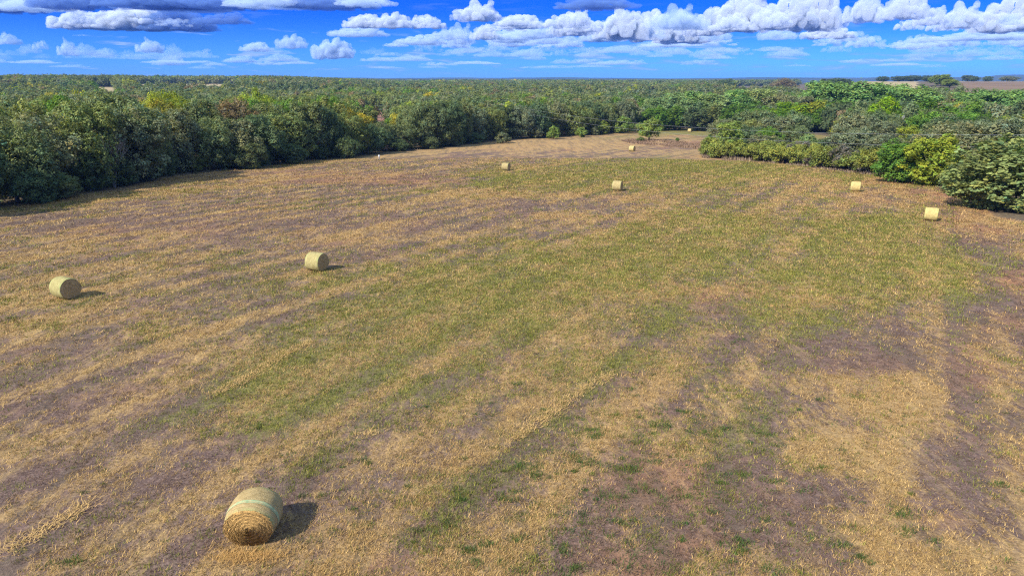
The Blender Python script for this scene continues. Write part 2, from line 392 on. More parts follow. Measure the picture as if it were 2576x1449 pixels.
def build_grass():
    parts = []
    N = 340000
    # tufts, denser near the viewer's side of the field
    az = rng.uniform(-41, 41, N) * math.pi / 180
    u = rng.uniform(0, 1, N); r0, r1, pw = 14., 150., -.62
    d = (r0 ** (pw + 1) + u * (r1 ** (pw + 1) - r0 ** (pw + 1))) ** (1 / (pw + 1))
    x = d * np.sin(az); y = d * np.cos(az)
    k = in_poly(x, y, FIELD) & (y > 5); x, y, d = x[k], y[k], d[k]
    g, s, r = cover(x, y)
    clump = fbm(x / .9, y / .9, 3, 91)
    keep = rng.uniform(0, 1, len(x)) < np.clip(.10 + 1.0 * np.maximum(s - .22, 0) + 1.15 * np.maximum(g - .2, 0) + (clump - .5) * 1.3, .30, 1)
    x, y, d, g, s, r = (q[keep] for q in (x, y, d, g, s, r))
    n = len(x)
    kg = rng.uniform(0, 1, n) < np.clip((g - .10) * 1.25 / (g + s * .8 + .05) + .9 * (fbm(x / 1.3, y / 1.3, 3, 93) - .5), 0.02, .85)
    hue = rng.uniform(0, 1, (n, 1))
    straw = np.array([.25, .155, .058]) * (1 - hue) + np.array([.60, .405, .160]) * hue
    straw = straw * (1 - .5 * np.clip(r, 0, 1)[:, None]) + np.array([.36, .18, .08]) * .5 * np.clip(r, 0, 1)[:, None]
    green = np.array([.070, .095, .018]) * (1 - hue) + np.array([.33, .295, .068]) * hue
    brown = np.array([.11, .070, .052]) * (1 - hue) + np.array([.23, .150, .108]) * hue
    c = np.where(kg[:, None], green, straw)
    kb = (~kg) & (rng.uniform(0, 1, n) < .30 * np.clip(1.3 - s, 0, 1)) | ((~kg) & (s < .34) & (rng.uniform(0, 1, n) < .8)); c[kb] = brown[kb]
    m = 5
    ph = np.clip(d / 26, 1, 4.2)
    rep = lambda q: np.repeat(q, m, 0)
    X = rep(x) + rng.normal(0, .07, n * m) * rep(ph); Y = rep(y) + rng.normal(0, .07, n * m) * rep(ph)
    main = rng.uniform(0, 2 * math.pi, n)
    ang = rep(main) + rng.normal(0, 1.1, n * m)
    lean = np.where(rep(kg), rng.uniform(.2, 1.15, n * m), rng.uniform(.75, 1.5, n * m))
    L = np.where(rep(kg), rng.uniform(.07, .15, n * m), rng.uniform(.07, .17, n * m)) * rep(ph) ** .55
    W = rng.uniform(.012, .024, n * m) * rep(ph)
    C = rep(c) * rng.uniform(.6, 1.3, (n * m, 1))
    parts.append(blades(X, Y, ang, lean, L, W, C))
    # loose straw along the windrow leftovers
    for st in STREAKS:
        for (ax, ay), (bx, by) in zip(st[:-1], st[1:]):
            ln = math.hypot(bx - ax, by - ay); k = int(max(120, ln * 170))
            t = rng.uniform(0, 1, k); wd = .22 * (.5 + fbm(t * 6, t * 0 + ax, 2, 5))
            X = ax + (bx - ax) * t + rng.normal(0, 1, k) * wd; Y = ay + (by - ay) * t + rng.normal(0, 1, k) * wd
            parts.append(blades(X, Y, rng.uniform(0, 6.283, k), rng.uniform(1.1, 1.55, k), rng.uniform(.12, .32, k), rng.uniform(.015, .03, k),
                                np.array([.56, .37, .15]) * rng.uniform(.7, 1.15, (k, 1)), H(X, Y) + rng.uniform(0, .06, k)))
    # deep green tufts on the bare soil
    for (U, V) in TUFTS_P:
        cx, cy = ground_at(U, min(V, 1440)); big = rng.uniform(.6, 1.2)
        for sub in range(rng.integers(2, 5)):
            ox, oy = cx + rng.normal(0, .32) * big, cy + rng.normal(0, .22) * big; k = int(rng.integers(35, 95) * big)
            X = ox + rng.normal(0, .14 * big, k); Y = oy + rng.normal(0, .10 * big, k)
            cc = np.array([.062, .105, .032]) * rng.uniform(.6, 1.5, (k, 1)) + np.array([.06, .04, .0]) * rng.uniform(0, 1, (k, 1)) ** 2
            parts.append(blades(X, Y, rng.uniform(0, 6.283, k), rng.uniform(.2, 1.2, k), rng.uniform(.07, .17, k), rng.uniform(.012, .022, k), cc))
    for q in range(420):
        U, V = rng.normal(1500, 330), rng.uniform(930, 1440)
        if q % 5 == 0: U, V = rng.uniform(200, 2560), rng.uniform(1000, 1440)
        cx, cy = ground_at(U, min(V, 1440)); k = int(rng.integers(14, 60)); w_ = rng.uniform(.04, .16)
        X = cx + rng.normal(0, w_ * 1.5, k); Y = cy + rng.normal(0, w_, k); t = rng.uniform(0, 1)
        cc = (np.array([.040, .100, .028]) * t + np.array([.12, .13, .03]) * (1 - t)) * rng.uniform(.6, 1.4, (k, 1))
        parts.append(blades(X, Y, rng.uniform(0, 6.283, k), rng.uniform(.3, 1.2, k), rng.uniform(.06, .15, k), rng.uniform(.012, .022, k), cc))
    # straw fallen from the near bale's end
    bx, by = -7.4, 16.15; k = 900
    X = bx + rng.normal(0, .5, k); Y = by + rng.normal(0, .16, k)
    parts.append(blades(X, Y, rng.uniform(0, 6.283, k), rng.uniform(1.0, 1.5, k), rng.uniform(.10, .26, k), rng.uniform(.01, .02, k), np.array([.52, .31, .11]) * rng.uniform(.7, 1.2, (k, 1)),
                        H(X, Y) + rng.uniform(0, .07, k)))
    Vs, Fs, Cs = [], [], []; b = 0
    for V, F, C in parts: Vs.append(V); Fs.append(F + b); Cs.append(C); b += len(V)
    me = np_mesh('grass', np.concatenate(Vs), np.concatenate(Fs), np.concatenate(Cs))
    tag(link('grass', me, M_GRASS), 'stubble, dry straw and green regrowth over the mown field', 'grass', kind='stuff')
build_grass()

def build_weeds(name, label, poly_p, n, hgt, colA, colB, seed):
    rg = np.random.default_rng(seed)
    poly = np.array([ground_at(*p) for p in poly_p]); lo, hi = poly.min(0), poly.max(0)
    X = rg.uniform(lo[0], hi[0], n * 4); Y = rg.uniform(lo[1], hi[1], n * 4); k = in_poly(X, Y, poly) & (fbm(X / 4, Y / 4, 3, seed) > .40); X, Y = X[k][:n], Y[k][:n]
    k = len(X); t = rg.uniform(0, 1, (k, 1)); c = np.array(colA) * t + np.array(colB) * (1 - t)
    V, F, C = blades(X, Y, rg.uniform(0, 6.283, k), rg.uniform(0, .7, k), rg.uniform(.5, 1, k) * hgt * (.5 + fbm(X / 6, Y / 6, 2, seed + 1)), rg.uniform(.10, .22, k), c * rg.uniform(.7, 1.3, (k, 1)))
    tag(link(name, np_mesh(name, V, F, C), M_GRASS), label, 'weeds', kind='stuff')
build_weeds('weeds', 'strip of dry reddish brown weeds before the lone tree', [(1545, 356), (1620, 350), (1700, 356), (1772, 366), (1776, 378), (1690, 370), (1600, 363)], 5200, .6, (.17, .11, .08), (.32, .22, .14), 3)
build_weeds('undergrowth', 'brown stems and dead weeds along the foot of the sumac thicket',
            [(1765, 398), (1900, 408), (2000, 418), (2100, 431), (2240, 449), (2335, 465), (2335, 458), (2240, 440), (2100, 423), (2000, 410), (1900, 400), (1768, 390)], 5000, .8, (.20, .15, .12), (.30, .22, .13), 4)
build_weeds('brush', 'dark low brush and dead grass under the edge of the oak wood',
            LEFT_P + [(1540, 333), (1450, 338), (1350, 344), (1180, 358), (1000, 376), (850, 392), (650, 415), (430, 436), (150, 488), (0, 508)], 9000, .7, (.16, .13, .09), (.07, .085, .04), 5)

# ------------------------------------------------------------------ trees
def rand_dirs(n, rg):
    v = rg.normal(0, 1, (n, 3)); return v / np.linalg.norm(v, axis=1, keepdims=True)
def crown_mesh(name, seed, RX, Z0, Z1, lobes, sprigs, per, leaf, spread, droop=0., top_bias=.5, tintvar=.3, up=.6, shape='round', lobe_r=.26, align=1.3, fill=.10, rnd=.75):
    rg = np.random.default_rng(seed)
    hc = .5 * (Z0 + Z1); hz = .5 * (Z1 - Z0)
    d = rand_dirs(lobes, rg); rr = rg.uniform(.30, .90, lobes) ** .5
    C = d * rr[:, None]
    if shape == 'cone': C[:, :2] *= (1 - .55 * (C[:, 2:3] * .5 + .5))
    if shape == 'flat': C[:, 2] = np.abs(C[:, 2]) * .6 + .1
    # irregular outline
    lop = 1 + .28 * np.sin(np.arctan2(C[:, 1], C[:, 0]) * 2 + rg.uniform(0, 6)) * rg.uniform(.3, 1)
    C[:, :2] *= lop[:, None]
    lr = rg.uniform(.75, 1.3, lobes) * lobe_r
    C = C * [RX, RX, hz] + [0, 0, hc]
    lrx = lr * RX; lrz = lr * np.minimum(hz, RX * 1.1)
    n = sprigs * 3
    w = lrx ** 2; w /= w.sum(); k = rg.choice(lobes, n, p=w)
    dd = rand_dirs(n, rg); dd[:, 2] += .25 * up; dd /= np.linalg.norm(dd, axis=1, keepdims=True)
    q = rg.uniform(.72, 1.08, n)
    S = C[k] + dd * np.stack([lrx[k] * q, lrx[k] * q, lrz[k] * q], -1)
    # drop what is deep inside other lobes
    inside = np.zeros(n, int)
    for j in range(lobes):
        e = (S - C[j]) / [lrx[j], lrx[j], lrz[j]]
        inside += ((e * e).sum(1) < .5) & (k != j)
    S, dd, k = S[inside == 0], dd[inside == 0], k[inside == 0]
    S, dd, k = S[:sprigs], dd[:sprigs], k[:sprigs]
    nf = int(sprigs * fill); fi = rand_dirs(nf, rg); fq = rg.uniform(.1, .75, (nf, 1)) ** .5
    S = np.vstack([S, fi * fq * [RX * .8, RX * .8, hz * .85] + [0, 0, hc]]); dd = np.vstack([dd, fi]); k = np.concatenate([k, rg.integers(0, lobes, nf)])
    S[:, 2] = np.maximum(S[:, 2], .15)
    ns = len(S)
    lobe_t = rg.uniform(1 - tintvar * .6, 1 + tintvar * .6, lobes)[k]
    sp_t = rg.uniform(1 - tintvar, 1 + tintvar, ns) * lobe_t
    warm = rg.normal(0, .10, ns)
    # leaves
    m = per; L = ns * m
    base = np.repeat(S, m, 0); nd = np.repeat(dd, m, 0)
    off = rg.normal(0, spread, (L, 3)); off[:, 2] -= droop * np.abs(rg.normal(0, 1, L)) * spread
    P = base + off
    P[:, 2] = np.maximum(P[:, 2], .1)
    nrm = nd * align + rand_dirs(L, rg) * rnd + np.array([0, 0, up]); nrm /= np.linalg.norm(nrm, axis=1, keepdims=True)
    t1 = np.cross(nrm, rand_dirs(L, rg)); t1 /= np.linalg.norm(t1, axis=1, keepdims=True) + 1e-9; t2 = np.cross(nrm, t1)
    sz = leaf * rg.uniform(.6, 1.35, (L, 1))
    V = np.stack([P - t1 * sz * .6, P - t2 * sz * .42, P + t1 * sz * .6, P + t2 * sz * .42], 1).reshape(-1, 3)
    F = np.arange(4 * L).reshape(L, 4)
    tv = np.repeat(sp_t, m) * rg.uniform(.85, 1.15, L); wv = np.repeat(warm, m)
    T = np.stack([tv * (1 + wv), tv, tv * (1 - wv), np.ones(L)], -1)
    me = np_mesh(name, V, F, np.repeat(T, 4, 0)); me.materials.append(M_LEAF)
    return me
def trunk_mesh(name, seed, h, r, limbs=6, spread=3.0, top=None, lean=0., fork=.32):
    rg = random.Random(seed); mb = MB(); top = top or h * .8
    pts = [Vector((0, 0, -.15))]; rad = [r * 1.35]; p = Vector((0, 0, 0)); dirv = Vector((lean, rg.uniform(-.1, .1), 1)).normalized()
    nseg = 5
    for i in range(nseg):
        p = p + dirv * (h * fork / nseg * 1.6); dirv = (dirv + Vector((rg.uniform(-.12, .12), rg.uniform(-.12, .12), .05))).normalized()
        pts.append(p.copy()); rad.append(r * (1 - .09 * (i + 1)))
    mb.tube(pts, rad, 8)
    for k in range(limbs):
        a = 2 * math.pi * k / limbs + rg.uniform(-.4, .4); q = pts[rg.randint(2, nseg)].copy(); el = rg.uniform(.35, 1.1)
        d = Vector((math.cos(a) * math.cos(el), math.sin(a) * math.cos(el), math.sin(el))); L = spread * rg.uniform(.8, 1.3); lp = [q.copy()]; lr = [r * .5]
        for s in range(4):
            q = q + d * L / 4; d = (d + Vector((rg.uniform(-.25, .25), rg.uniform(-.25, .25), rg.uniform(0, .25)))).normalized(); lp.append(q.copy()); lr.append(r * .5 * (1 - .2 * (s + 1)))
            if s in (1, 2):
                e = (d + Vector((rg.uniform(-.8, .8), rg.uniform(-.8, .8), rg.uniform(-.2, .6)))).normalized(); mb.tube([q, q + e * L * .3, q + e * L * .55 + Vector((0, 0, .15))], [r * .2, r * .13, r * .06], 5, False)
        mb.tube(lp, lr, 6, False)
    me = mb.mesh(name, True); me.materials.append(M_BARK); return me
def branches_mesh(name, seed, h, spread, depth=4, r=.12, n0=5, up=.8, taper=.55):
    """a leafless, much divided crown"""
    rg = random.Random(seed); mb = MB()
    def grow(p, d, L, rad, lev):
        q = p + d * L * .5 + Vector((rg.uniform(-1, 1), rg.uniform(-1, 1), 0)) * L * .08; e = p + d * L
        mb.tube([p, q, e], [rad, rad * .8, rad * .6], 4 if lev < depth else 3, False)
        if lev <= 0: return
        for i in range(rg.randint(2, 3) + (lev > depth - 2)):
            nd = (d * 1.1 + Vector((rg.uniform(-1, 1), rg.uniform(-1, 1), rg.uniform(-.3, .9) * up)) * .75).normalized()
            grow(p + d * L * rg.uniform(.55, 1), nd, L * rg.uniform(.55, .8), rad * taper, lev - 1)
    for k in range(n0):
        a = 2 * math.pi * k / n0 + rg.uniform(-.5, .5)
        d = Vector((math.cos(a) * spread, math.sin(a) * spread, 1)).normalized()
        grow(Vector((math.cos(a) * .1, math.sin(a) * .1, -.1)), d, h * .36, r, depth)
    me = mb.mesh(name); return me

PROTO = {}
def proto(kind, variants):
    PROTO[kind] = variants
OAK_H = 10.0
proto('oak', [(trunk_mesh('trunk', 100 + i, 7, .24, 6, 3.2), crown_mesh('crown', 200 + i, 4.6 + .35 * (i % 3), .2, 10, 95, 1900, 10, .25, .19, tintvar=.34, lobe_r=.20), 10., 4.9) for i in range(6)])
proto('canopy', [(trunk_mesh('trunk', 120 + i, 7, .22, 5, 3.0), crown_mesh('crown', 230 + i, 4.4 + .3 * (i % 3), 2.6, 10, 70, 1200, 9, .29, .22, tintvar=.34, lobe_r=.21), 10., 4.7) for i in range(6)])
proto('cottonwood', [(trunk_mesh('trunk', 140 + i, 11, .34, 7, 5), crown_mesh('crown', 260 + i, 5.6, 2.0, 16, 70, 1700, 9, .40, .34, droop=.5, tintvar=.30, lobe_r=.21), 16., 6.0) for i in range(4)])
proto('broad', [(trunk_mesh('trunk', 150 + i, 7, .2, 6, 3), crown_mesh('crown', 280 + i, 4.3, .2, 10, 80, 1500, 10, .29, .18, tintvar=.30, up=.9, lobe_r=.20), 10., 4.5) for i in range(3)])
proto('round', [(trunk_mesh('trunk', 160 + i, 3.2, .1, 5, 1.2, fork=.25), crown_mesh('crown', 300 + i, 1.9, .15, 4.5, 34, 560, 10, .18, .12, tintvar=.3, shape='cone', lobe_r=.22), 4.5, 1.9) for i in range(3)])
proto('sumac', [(branches_mesh('stem', 170 + i, 2.7, .75, 2, .022, 7), crown_mesh('foliage', 320 + i, 1.7, .3, 3.0, 22, 420, 8, .20, .14, tintvar=.35, up=1.1, lobe_r=.27), 3.0, 1.8) for i in range(4)])
proto('upright', [(trunk_mesh('trunk', 180, 5, .16, 9, 3.6, fork=.2), crown_mesh('crown', 340, 2.5, .8, 7.5, 60, 900, 9, .24, .17, tintvar=.3, up=.8, lobe_r=.22), 7.5, 2.7)])
proto('lone', [(trunk_mesh('trunk', 185, 5.5, .20, 7, 2.4, fork=.42), crown_mesh('crown', 350, 2.6, .9, 6.8, 36, 900, 10, .22, .16, tintvar=.3, lobe_r=.24), 6.8, 3.0)])
for i, v in enumerate(PROTO['sumac']): v[0].materials.append(M_TWIG)
DEAD = branches_mesh('branches', 190, 8.5, .32, 5, .14, 4); DEAD.materials.append(M_TWIG); DEAD_BIG = branches_mesh('branches', 195, 8.5, .42, 5, .15, 7, taper=.72); DEAD_BIG.materials.append(plain_mat('bleached_twigs', (.34, .325, .33), .2, 5))

COLR = {'oak': (.160, .196, .086), 'oakgrey': (.200, .222, .120), 'oakdark': (.110, .152, .070), 'oakolive': (.195, .222, .072), 'cotton': (.180, .290, .080), 'bright': (.22, .35, .022),
        'vivid': (.125, .222, .036), 'ygold': (.28, .26, .045), 'yellow': (.36, .31, .04), 'ygreen': (.27, .31, .040), 'sumac': (.235, .260, .060), 'brown': (.23, .18, .10), 'light': (.235, .315, .118), 'edge': (.225, .270, .095), 'olive': (.22, .285, .065)}
placed = []
def jit(c, a=.12):
    v = 1 + random.uniform(-a, a); w = random.uniform(-.06, .06)
    return (c[0] * v * (1 + w), c[1] * v, c[2] * v * (1 - w), 1)
def plant(kind, x, y, h, w, c, name, label, cat, group=None, parts=('trunk', 'crown'), z=None, lean=0):
    vs = PROTO[kind]; tm, cm, nh, nw = random.choice(vs)
    if z is None: z = float(H(x, y))
    root = empty(name, (x, y, z - .05), random.uniform(0, 6.283))
    sw = w / (2 * nw); sh = h / nh
    root.scale = (sw, sw, sh)
    if lean: root.rotation_euler = (lean * random.uniform(-1, 1), lean * random.uniform(-1, 1), root.rotation_euler.z)
    t = link(parts[0], tm, None, root)
    k = link(parts[1], cm, None, root); k.color = c
    tag(root, label, cat, group); placed.append((x, y, w * .5))
    return root
ORD = ['first', 'second', 'third', 'fourth', 'fifth', 'sixth', 'seventh', 'eighth', 'ninth', 'tenth', 'eleventh', 'twelfth', 'thirteenth', 'fourteenth', 'fifteenth', 'sixteenth', 'seventeenth',
       'eighteenth', 'nineteenth', 'twentieth', 'twenty-first', 'twenty-second', 'twenty-third', 'twenty-fourth', 'twenty-fifth', 'twenty-sixth', 'twenty-seventh', 'twenty-eighth', 'twenty-ninth', 'thirtieth',
       'thirty-first', 'thirty-second', 'thirty-third', 'thirty-fourth', 'thirty-fifth', 'thirty-sixth', 'thirty-seventh', 'thirty-eighth', 'thirty-ninth', 'fortieth']

# front row of the left wood, set back from the edge of the field
def along(pts, step, off):
    P = [np.array(p) for p in pts]; out = []; carry = 0
    for a, b in zip(P[:-1], P[1:]):
        L = np.linalg.norm(b - a); t = (b - a) / (L + 1e-9); n = np.array([-t[1], t[0]]); s = carry
        while s < L: out.append((a + t * s + n * off, t)); s += step
        carry = s - L
    return out
cnt = 0
for (p, t) in along(LEFT, 6.6, 4.0):
    x, y = p + rng.normal(0, 1.0, 2) + np.array([-t[1], t[0]]) * rng.uniform(-1.8, 2.2)
    U, V = project(x, y, float(H(x, y)) + 4)
    h = rng.uniform(8.6, 12.6); w = rng.uniform(9, 12.5)
    if 900 < U < 1015: h = rng.uniform(6.0, 7.6); w *= .8
    if U > 1180: h = rng.uniform(9.5, 12); w = rng.uniform(9, 12)
    c = jit(COLR[random.choice(['oak', 'oak', 'oakgrey', 'oakdark', 'oakolive'])])
    if -60 < U < 1640:
        lab = 'grey-green oak on the field edge of the left wood, %s from the left' % ORD[min(cnt, 39)]; cnt += 1
    else: lab = 'grey-green oak on the edge of the left wood, cut by the picture edge'
    plant('oak', x, y, h, w, c, 'oak_tree', lab, 'tree', 'oaks along the edge of the left wood')

ne = 0
for (p, t) in along(LEFT, 6.5, 1.6):
    x, y = p + rng.normal(0, 1.6, 2); U, V = project(x, y, float(H(x, y)))
    if not (-80 < U < 1230) or 915 < U < 985: continue
    plant('oak', x, y, rng.uniform(2.6, 5.6), rng.uniform(4, 7), jit(COLR[random.choice(['oak', 'oakdark', 'oakolive', 'oakdark'])]), 'understory_tree', 'low bushy tree at the foot of the left wood, %s from the left' % ORD[ne], 'tree', 'low trees at the foot of the left wood'); ne += 1
# young trees standing out before the wood
YT = [(1265, 361, 335, 46, 'oakgrey', 'small pale grey-green bush at the wood edge beside the big oak'), (1350, 349, 318, 34, 'oakgrey', 'slim pale young oak before the dark wood edge, left of three'),
      (1392, 350, 319, 40, 'olive', 'bright round young tree before the dark wood edge, with a pointed top'), (1463, 346, 322, 36, 'olive', 'low broad young tree alone in front of the dark wood shadow'),
      (1518, 339, 307, 44, 'olive', 'rounded light green tree, taller one of the pair near the wires'), (1496, 341, 320, 26, 'oakgrey', 'small grey bush leaning against the rounded light green tree'),
      (1568, 336, 296, 60, 'olive', 'broad light green tree at the far corner of the oak wood'), (1606, 334, 312, 30, 'oakgrey', 'small pale bush at the far end of the oak wood'),
      (1786, 360, 339, 30, 'vivid', 'small round green bush in the second field by the thicket'), (1612, 357, 345, 26, 'oakolive', 'low olive bush at the left foot of the lone tree'),
      (1704, 357, 347, 14, 'vivid', 'tiny green bush in the strip of dry weeds')]
for U, Vb, Vt, wp, cl, lab in YT:
    x, y = ground_at(U, Vb); Z = y / 1.02
    plant('round', x, y, (Vb - Vt) / FOC * Z * 1.04, wp / FOC * Z, jit(COLR[cl], .06), 'young_tree', lab, 'tree', 'young trees before the wood edge')
x, y = ground_at(1633, 353)
plant('lone', x, y, 6.9, 8.2, jit(COLR['olive'], .02), 'lone_tree', 'lone light green tree with a bare lower trunk in the far field', 'tree')

# trees of the right side: U, V of the top, distance, width in photo px
RT = [
 ('broad', 2552, 368, 77, 260, 'edge', 'broad olive-green tree cut by the right edge of the picture'), ('broad', 2478, 448, 79, 100, 'edge', 'low olive bush at the foot of the tree at the right edge'),
 ('broad', 2358, 356, 100, 135, 'ygreen', 'yellow-green tree standing at the right field edge'), ('broad', 2268, 366, 103, 100, 'vivid', 'dense green bushy tree left of the yellow-green tree'),
 ('broad', 2420, 420, 92, 80, 'oak', 'grey-green bush right of the yellow-green tree'),
 ('oak', 2425, 322, 107, 190, 'oakgrey', 'wide grey-green oak behind the yellow-green tree'), ('oak', 2540, 308, 108, 200, 'oakgrey', 'wide grey-green oak above the olive tree at the right edge'),
 ('oak', 2480, 318, 116, 170, 'oakgrey', 'grey-green oak between the two wide oaks at right'), ('oak', 2150, 328, 128, 130, 'oakgrey', 'grey-green oak rising behind the sumac thicket'),
 ('oak', 2222, 345, 124, 120, 'oakgrey', 'brownish grey oak right of the one behind the thicket'), ('oak', 2100, 352, 130, 70, 'oakdark', 'small dark oak at the left flank of the thicket oak'),
 ('oak', 1950, 302, 168, 120, 'oakgrey', 'rounded oak behind the upright tree of the thicket'), ('oak', 2005, 322, 162, 80, 'oak', 'grey oak right of the rounded oak behind the thicket'),
 ('oak', 1900, 308, 172, 80, 'oakolive', 'olive oak close behind the upright tree'), ('broad', 2035, 345, 150, 52, 'light', 'pale light green shrub before the yellow meadow strip'),
 ('broad', 2065, 362, 146, 40, 'light', 'second pale green shrub behind the thicket'),
 ('broad', 2232, 258, 192, 92, 'bright', 'bright yellow-green tree beside the dead grey tree'), ('broad', 2340, 264, 198, 140, 'vivid', 'deep green tree right of the dead grey tree'),
 ('broad', 2400, 290, 190, 90, 'vivid', 'dark green tree behind the wide oaks at right'), ('upright', 2288, 322, 150, 64, 'ygreen', 'small spiky yellow-green tree below the dead grey tree'),
 ('broad', 1990, 262, 275, 130, 'bright', 'fresh green tree at the left of the bright middle row'), ('broad', 2060, 256, 272, 130, 'ygreen', 'yellowish green tree in the middle row below the tall cottonwood'),
 ('broad', 2120, 254, 262, 110, 'vivid', 'dark fresh green tree in the middle row'), ('broad', 2170, 268, 226, 80, 'vivid', 'deep green tree left of the bright yellow-green tree'),
 ('broad', 2010, 285, 266, 120, 'vivid', 'low deep green tree above the meadow strip'), ('broad', 2090, 288, 268, 110, 'oakolive', 'olive tree in the lower middle row'), ('broad', 2150, 292, 205, 90, 'ygreen', 'yellow-olive tree above the thicket oak'),
 ('broad', 1940, 282, 232, 80, 'vivid', 'green tree over the rounded thicket oak'),
 ('cottonwood', 2082, 202, 292, 125, 'cotton', 'tallest light green cottonwood left of the pair on the skyline'), ('cottonwood', 2180, 209, 284, 130, 'cotton', 'tall light green cottonwood in the middle of the creek row'),
 ('cottonwood', 2250, 208, 290, 120, 'cotton', 'tall light green cottonwood left of the brown field'), ('cottonwood', 2315, 222, 282, 110, 'cotton', 'rounded cottonwood just left of the brown field'),
 ('cottonwood', 2130, 218, 300, 90, 'light', 'pale thin cottonwood between the two tall ones'), ('cottonwood', 2490, 222, 262, 130, 'cotton', 'spreading cottonwood below the brown field'),
 ('cottonwood', 2565, 224, 256, 130, 'cotton', 'spreading cottonwood at the right edge below the brown field'), ('cottonwood', 2440, 246, 258, 100, 'cotton', 'lower cottonwood left of the spreading pair'),
 ('broad', 2395, 250, 262, 80, 'brown', 'brownish thin tree below the brown field'), ('broad', 2420, 262, 222, 60, 'yellow', 'yellowing tree left of the spreading cottonwood'), ('cottonwood', 2370, 262, 250, 90, 'cotton', 'dim green cottonwood behind the deep green tree'),
 ('broad', 2520, 268, 222, 110, 'cotton', 'green tree in front of the spreading cottonwoods'), ('broad', 2570, 280, 205, 90, 'vivid', 'green tree at the right edge above the grey oaks'), ('broad', 2460, 288, 205, 90, 'cotton', 'green tree above the wide grey oaks'),
 ('cottonwood', 1655, 246, 288, 70, 'light', 'pale feathery cottonwood at the left end of the creek row'), ('cottonwood', 1700, 236, 292, 80, 'light', 'pale feathery cottonwood, second in the creek row'), ('cottonwood', 1745, 232, 300, 80, 'cotton', 'green feathery cottonwood, third in the creek row'),
 ('cottonwood', 1795, 234, 296, 80, 'light', 'pale feathery cottonwood, fourth in the creek row'), ('cottonwood', 1850, 228, 302, 90, 'cotton', 'green feathery cottonwood, fifth in the creek row'), ('cottonwood', 1910, 222, 305, 90, 'light', 'pale olive cottonwood, sixth in the creek row'),
 ('cottonwood', 1965, 234, 300, 80, 'oakgrey', 'grey-brown thin cottonwood, seventh in the creek row'), ('cottonwood', 2020, 240, 290, 80, 'oakgrey', 'grey cottonwood left of the tallest one'),
 ('broad', 1650, 270, 272, 70, 'vivid', 'dark green tree at the far end of the second field, leftmost'), ('broad', 1700, 268, 274, 76, 'vivid', 'dark green tree behind the far bale'), ('broad', 1750, 272, 270, 70, 'oakdark', 'dark tree right of the far bale'),
 ('broad', 1800, 264, 274, 80, 'oakolive', 'olive tree behind the second field'), ('broad', 1860, 262, 266, 84, 'vivid', 'fresh dark green tree behind the upright tree'), ('broad', 1915, 270, 255, 76, 'vivid', 'dark green tree over the olive oak'),
 ('oak', 2222, 192, 960, 20, 'oakdark', 'far dark oak on the skyline, left end of the row'), ('oak', 2262, 191, 955, 26, 'oakdark', 'far dark oak on the skyline, second of the row'), ('oak', 2296, 189, 950, 28, 'oakdark', 'far dark oak on the skyline, third of the row'),
 ('oak', 2332, 190, 945, 24, 'oakdark', 'far dark oak on the skyline, right end of the row'), ('cottonwood', 2372, 187, 640, 40, 'olive', 'olive cottonwood breaking the skyline before the blue hills'), ('cottonwood', 2392, 200, 600, 34, 'olive', 'lower olive cottonwood beside the one on the skyline'),
 ('oak', 2436, 189, 940, 18, 'oakdark', 'dark tree alone on the skyline left of the flat-topped hill'), ('oak', 2452, 202, 905, 16, 'oakdark', 'small dark tree in the far tan field'), ('oak', 2484, 205, 900, 14, 'oakdark', 'tiny dark bush in the far tan field'),
 ('oak', 2540, 202, 900, 26, 'oakgrey', 'grey tree at the border of the brown field'), ('oak', 1976, 197, 760, 34, 'brown', 'reddish brown tree on the skyline'), ('oak', 1828, 199, 760, 40, 'oakdark', 'round dark tree on the skyline over the blue hills'),
 ('oak', 2115, 197, 720, 40, 'oakdark', 'dark tree on the skyline left of the tan field'), ('oak', 2085, 198, 730, 36, 'oakdark', 'dark tree behind the tallest cottonwood'),
]
NAMES = {'oak': 'oak_tree', 'cottonwood': 'cottonwood_tree', 'broad': 'leafy_tree', 'upright': 'spiky_tree'}
for kind, U, Vt, Z, wp, cl, lab in RT:
    x, y = at(U, Z, Vt); zt = CAMZ + ray(U, Vt)[2] * Z
    h = min(max((zt - float(H(x, y))) * (1.12 if Z < 200 else 1.0), 3.0), 26); w = wp / FOC * Z * ((1.3 if kind == 'cottonwood' else 1.12) if Z < 400 else 1.5)
    if Z > 500: h = max(h, 7)
    plant(kind, x, y, h, w, jit(COLR[cl], .06), NAMES[kind], lab, 'tree', 'trees right of the field' if Z < 400 else 'far trees on the skyline')
x, y = at(1838, 149, 305); zt = CAMZ + ray(1838, 303)[2] * 149
plant('upright', x, y, zt - float(H(x, y)), 84 / FOC * 149, jit(COLR['olive'], .03), 'spiky_tree', 'upright olive-green tree with spiky branches at the end of the thicket', 'tree')
# the dead tree
x, y = at(2268, 178, 285); root = empty('dead_tree', (x, y, float(H(x, y)))); zt = CAMZ + ray(2268, 278)[2] * 178; k_ = (zt - float(H(x, y))) / 9.2; root.scale = (k_ * 1.0, k_ * 1.0, k_)
link('branches', DEAD_BIG, None, root); tag(root, 'dead leafless grey tree right of the bright yellow-green tree', 'tree')
placed.append((x, y, 3))
for U, Vt, Z, lab in ((258, 292, 96, 'bare grey snag poking from the face of the left wood'), (96, 258, 94, 'grey dead limbs among the leftmost oaks'), (1212, 258, 213, 'grey dead crown on the big oak clump at the wood edge'), (760, 290, 148, 'thin grey snag in the middle of the left wood face')):
    x, y = at(U, Z, Vt); h = CAMZ + ray(U, Vt)[2] * Z - float(H(x, y)); root = empty('dead_tree', (x, y, float(H(x, y))), Z); root.scale = (h / 15, h / 15, h / 9.2); link('branches', DEAD, None, root); tag(root, lab, 'tree')

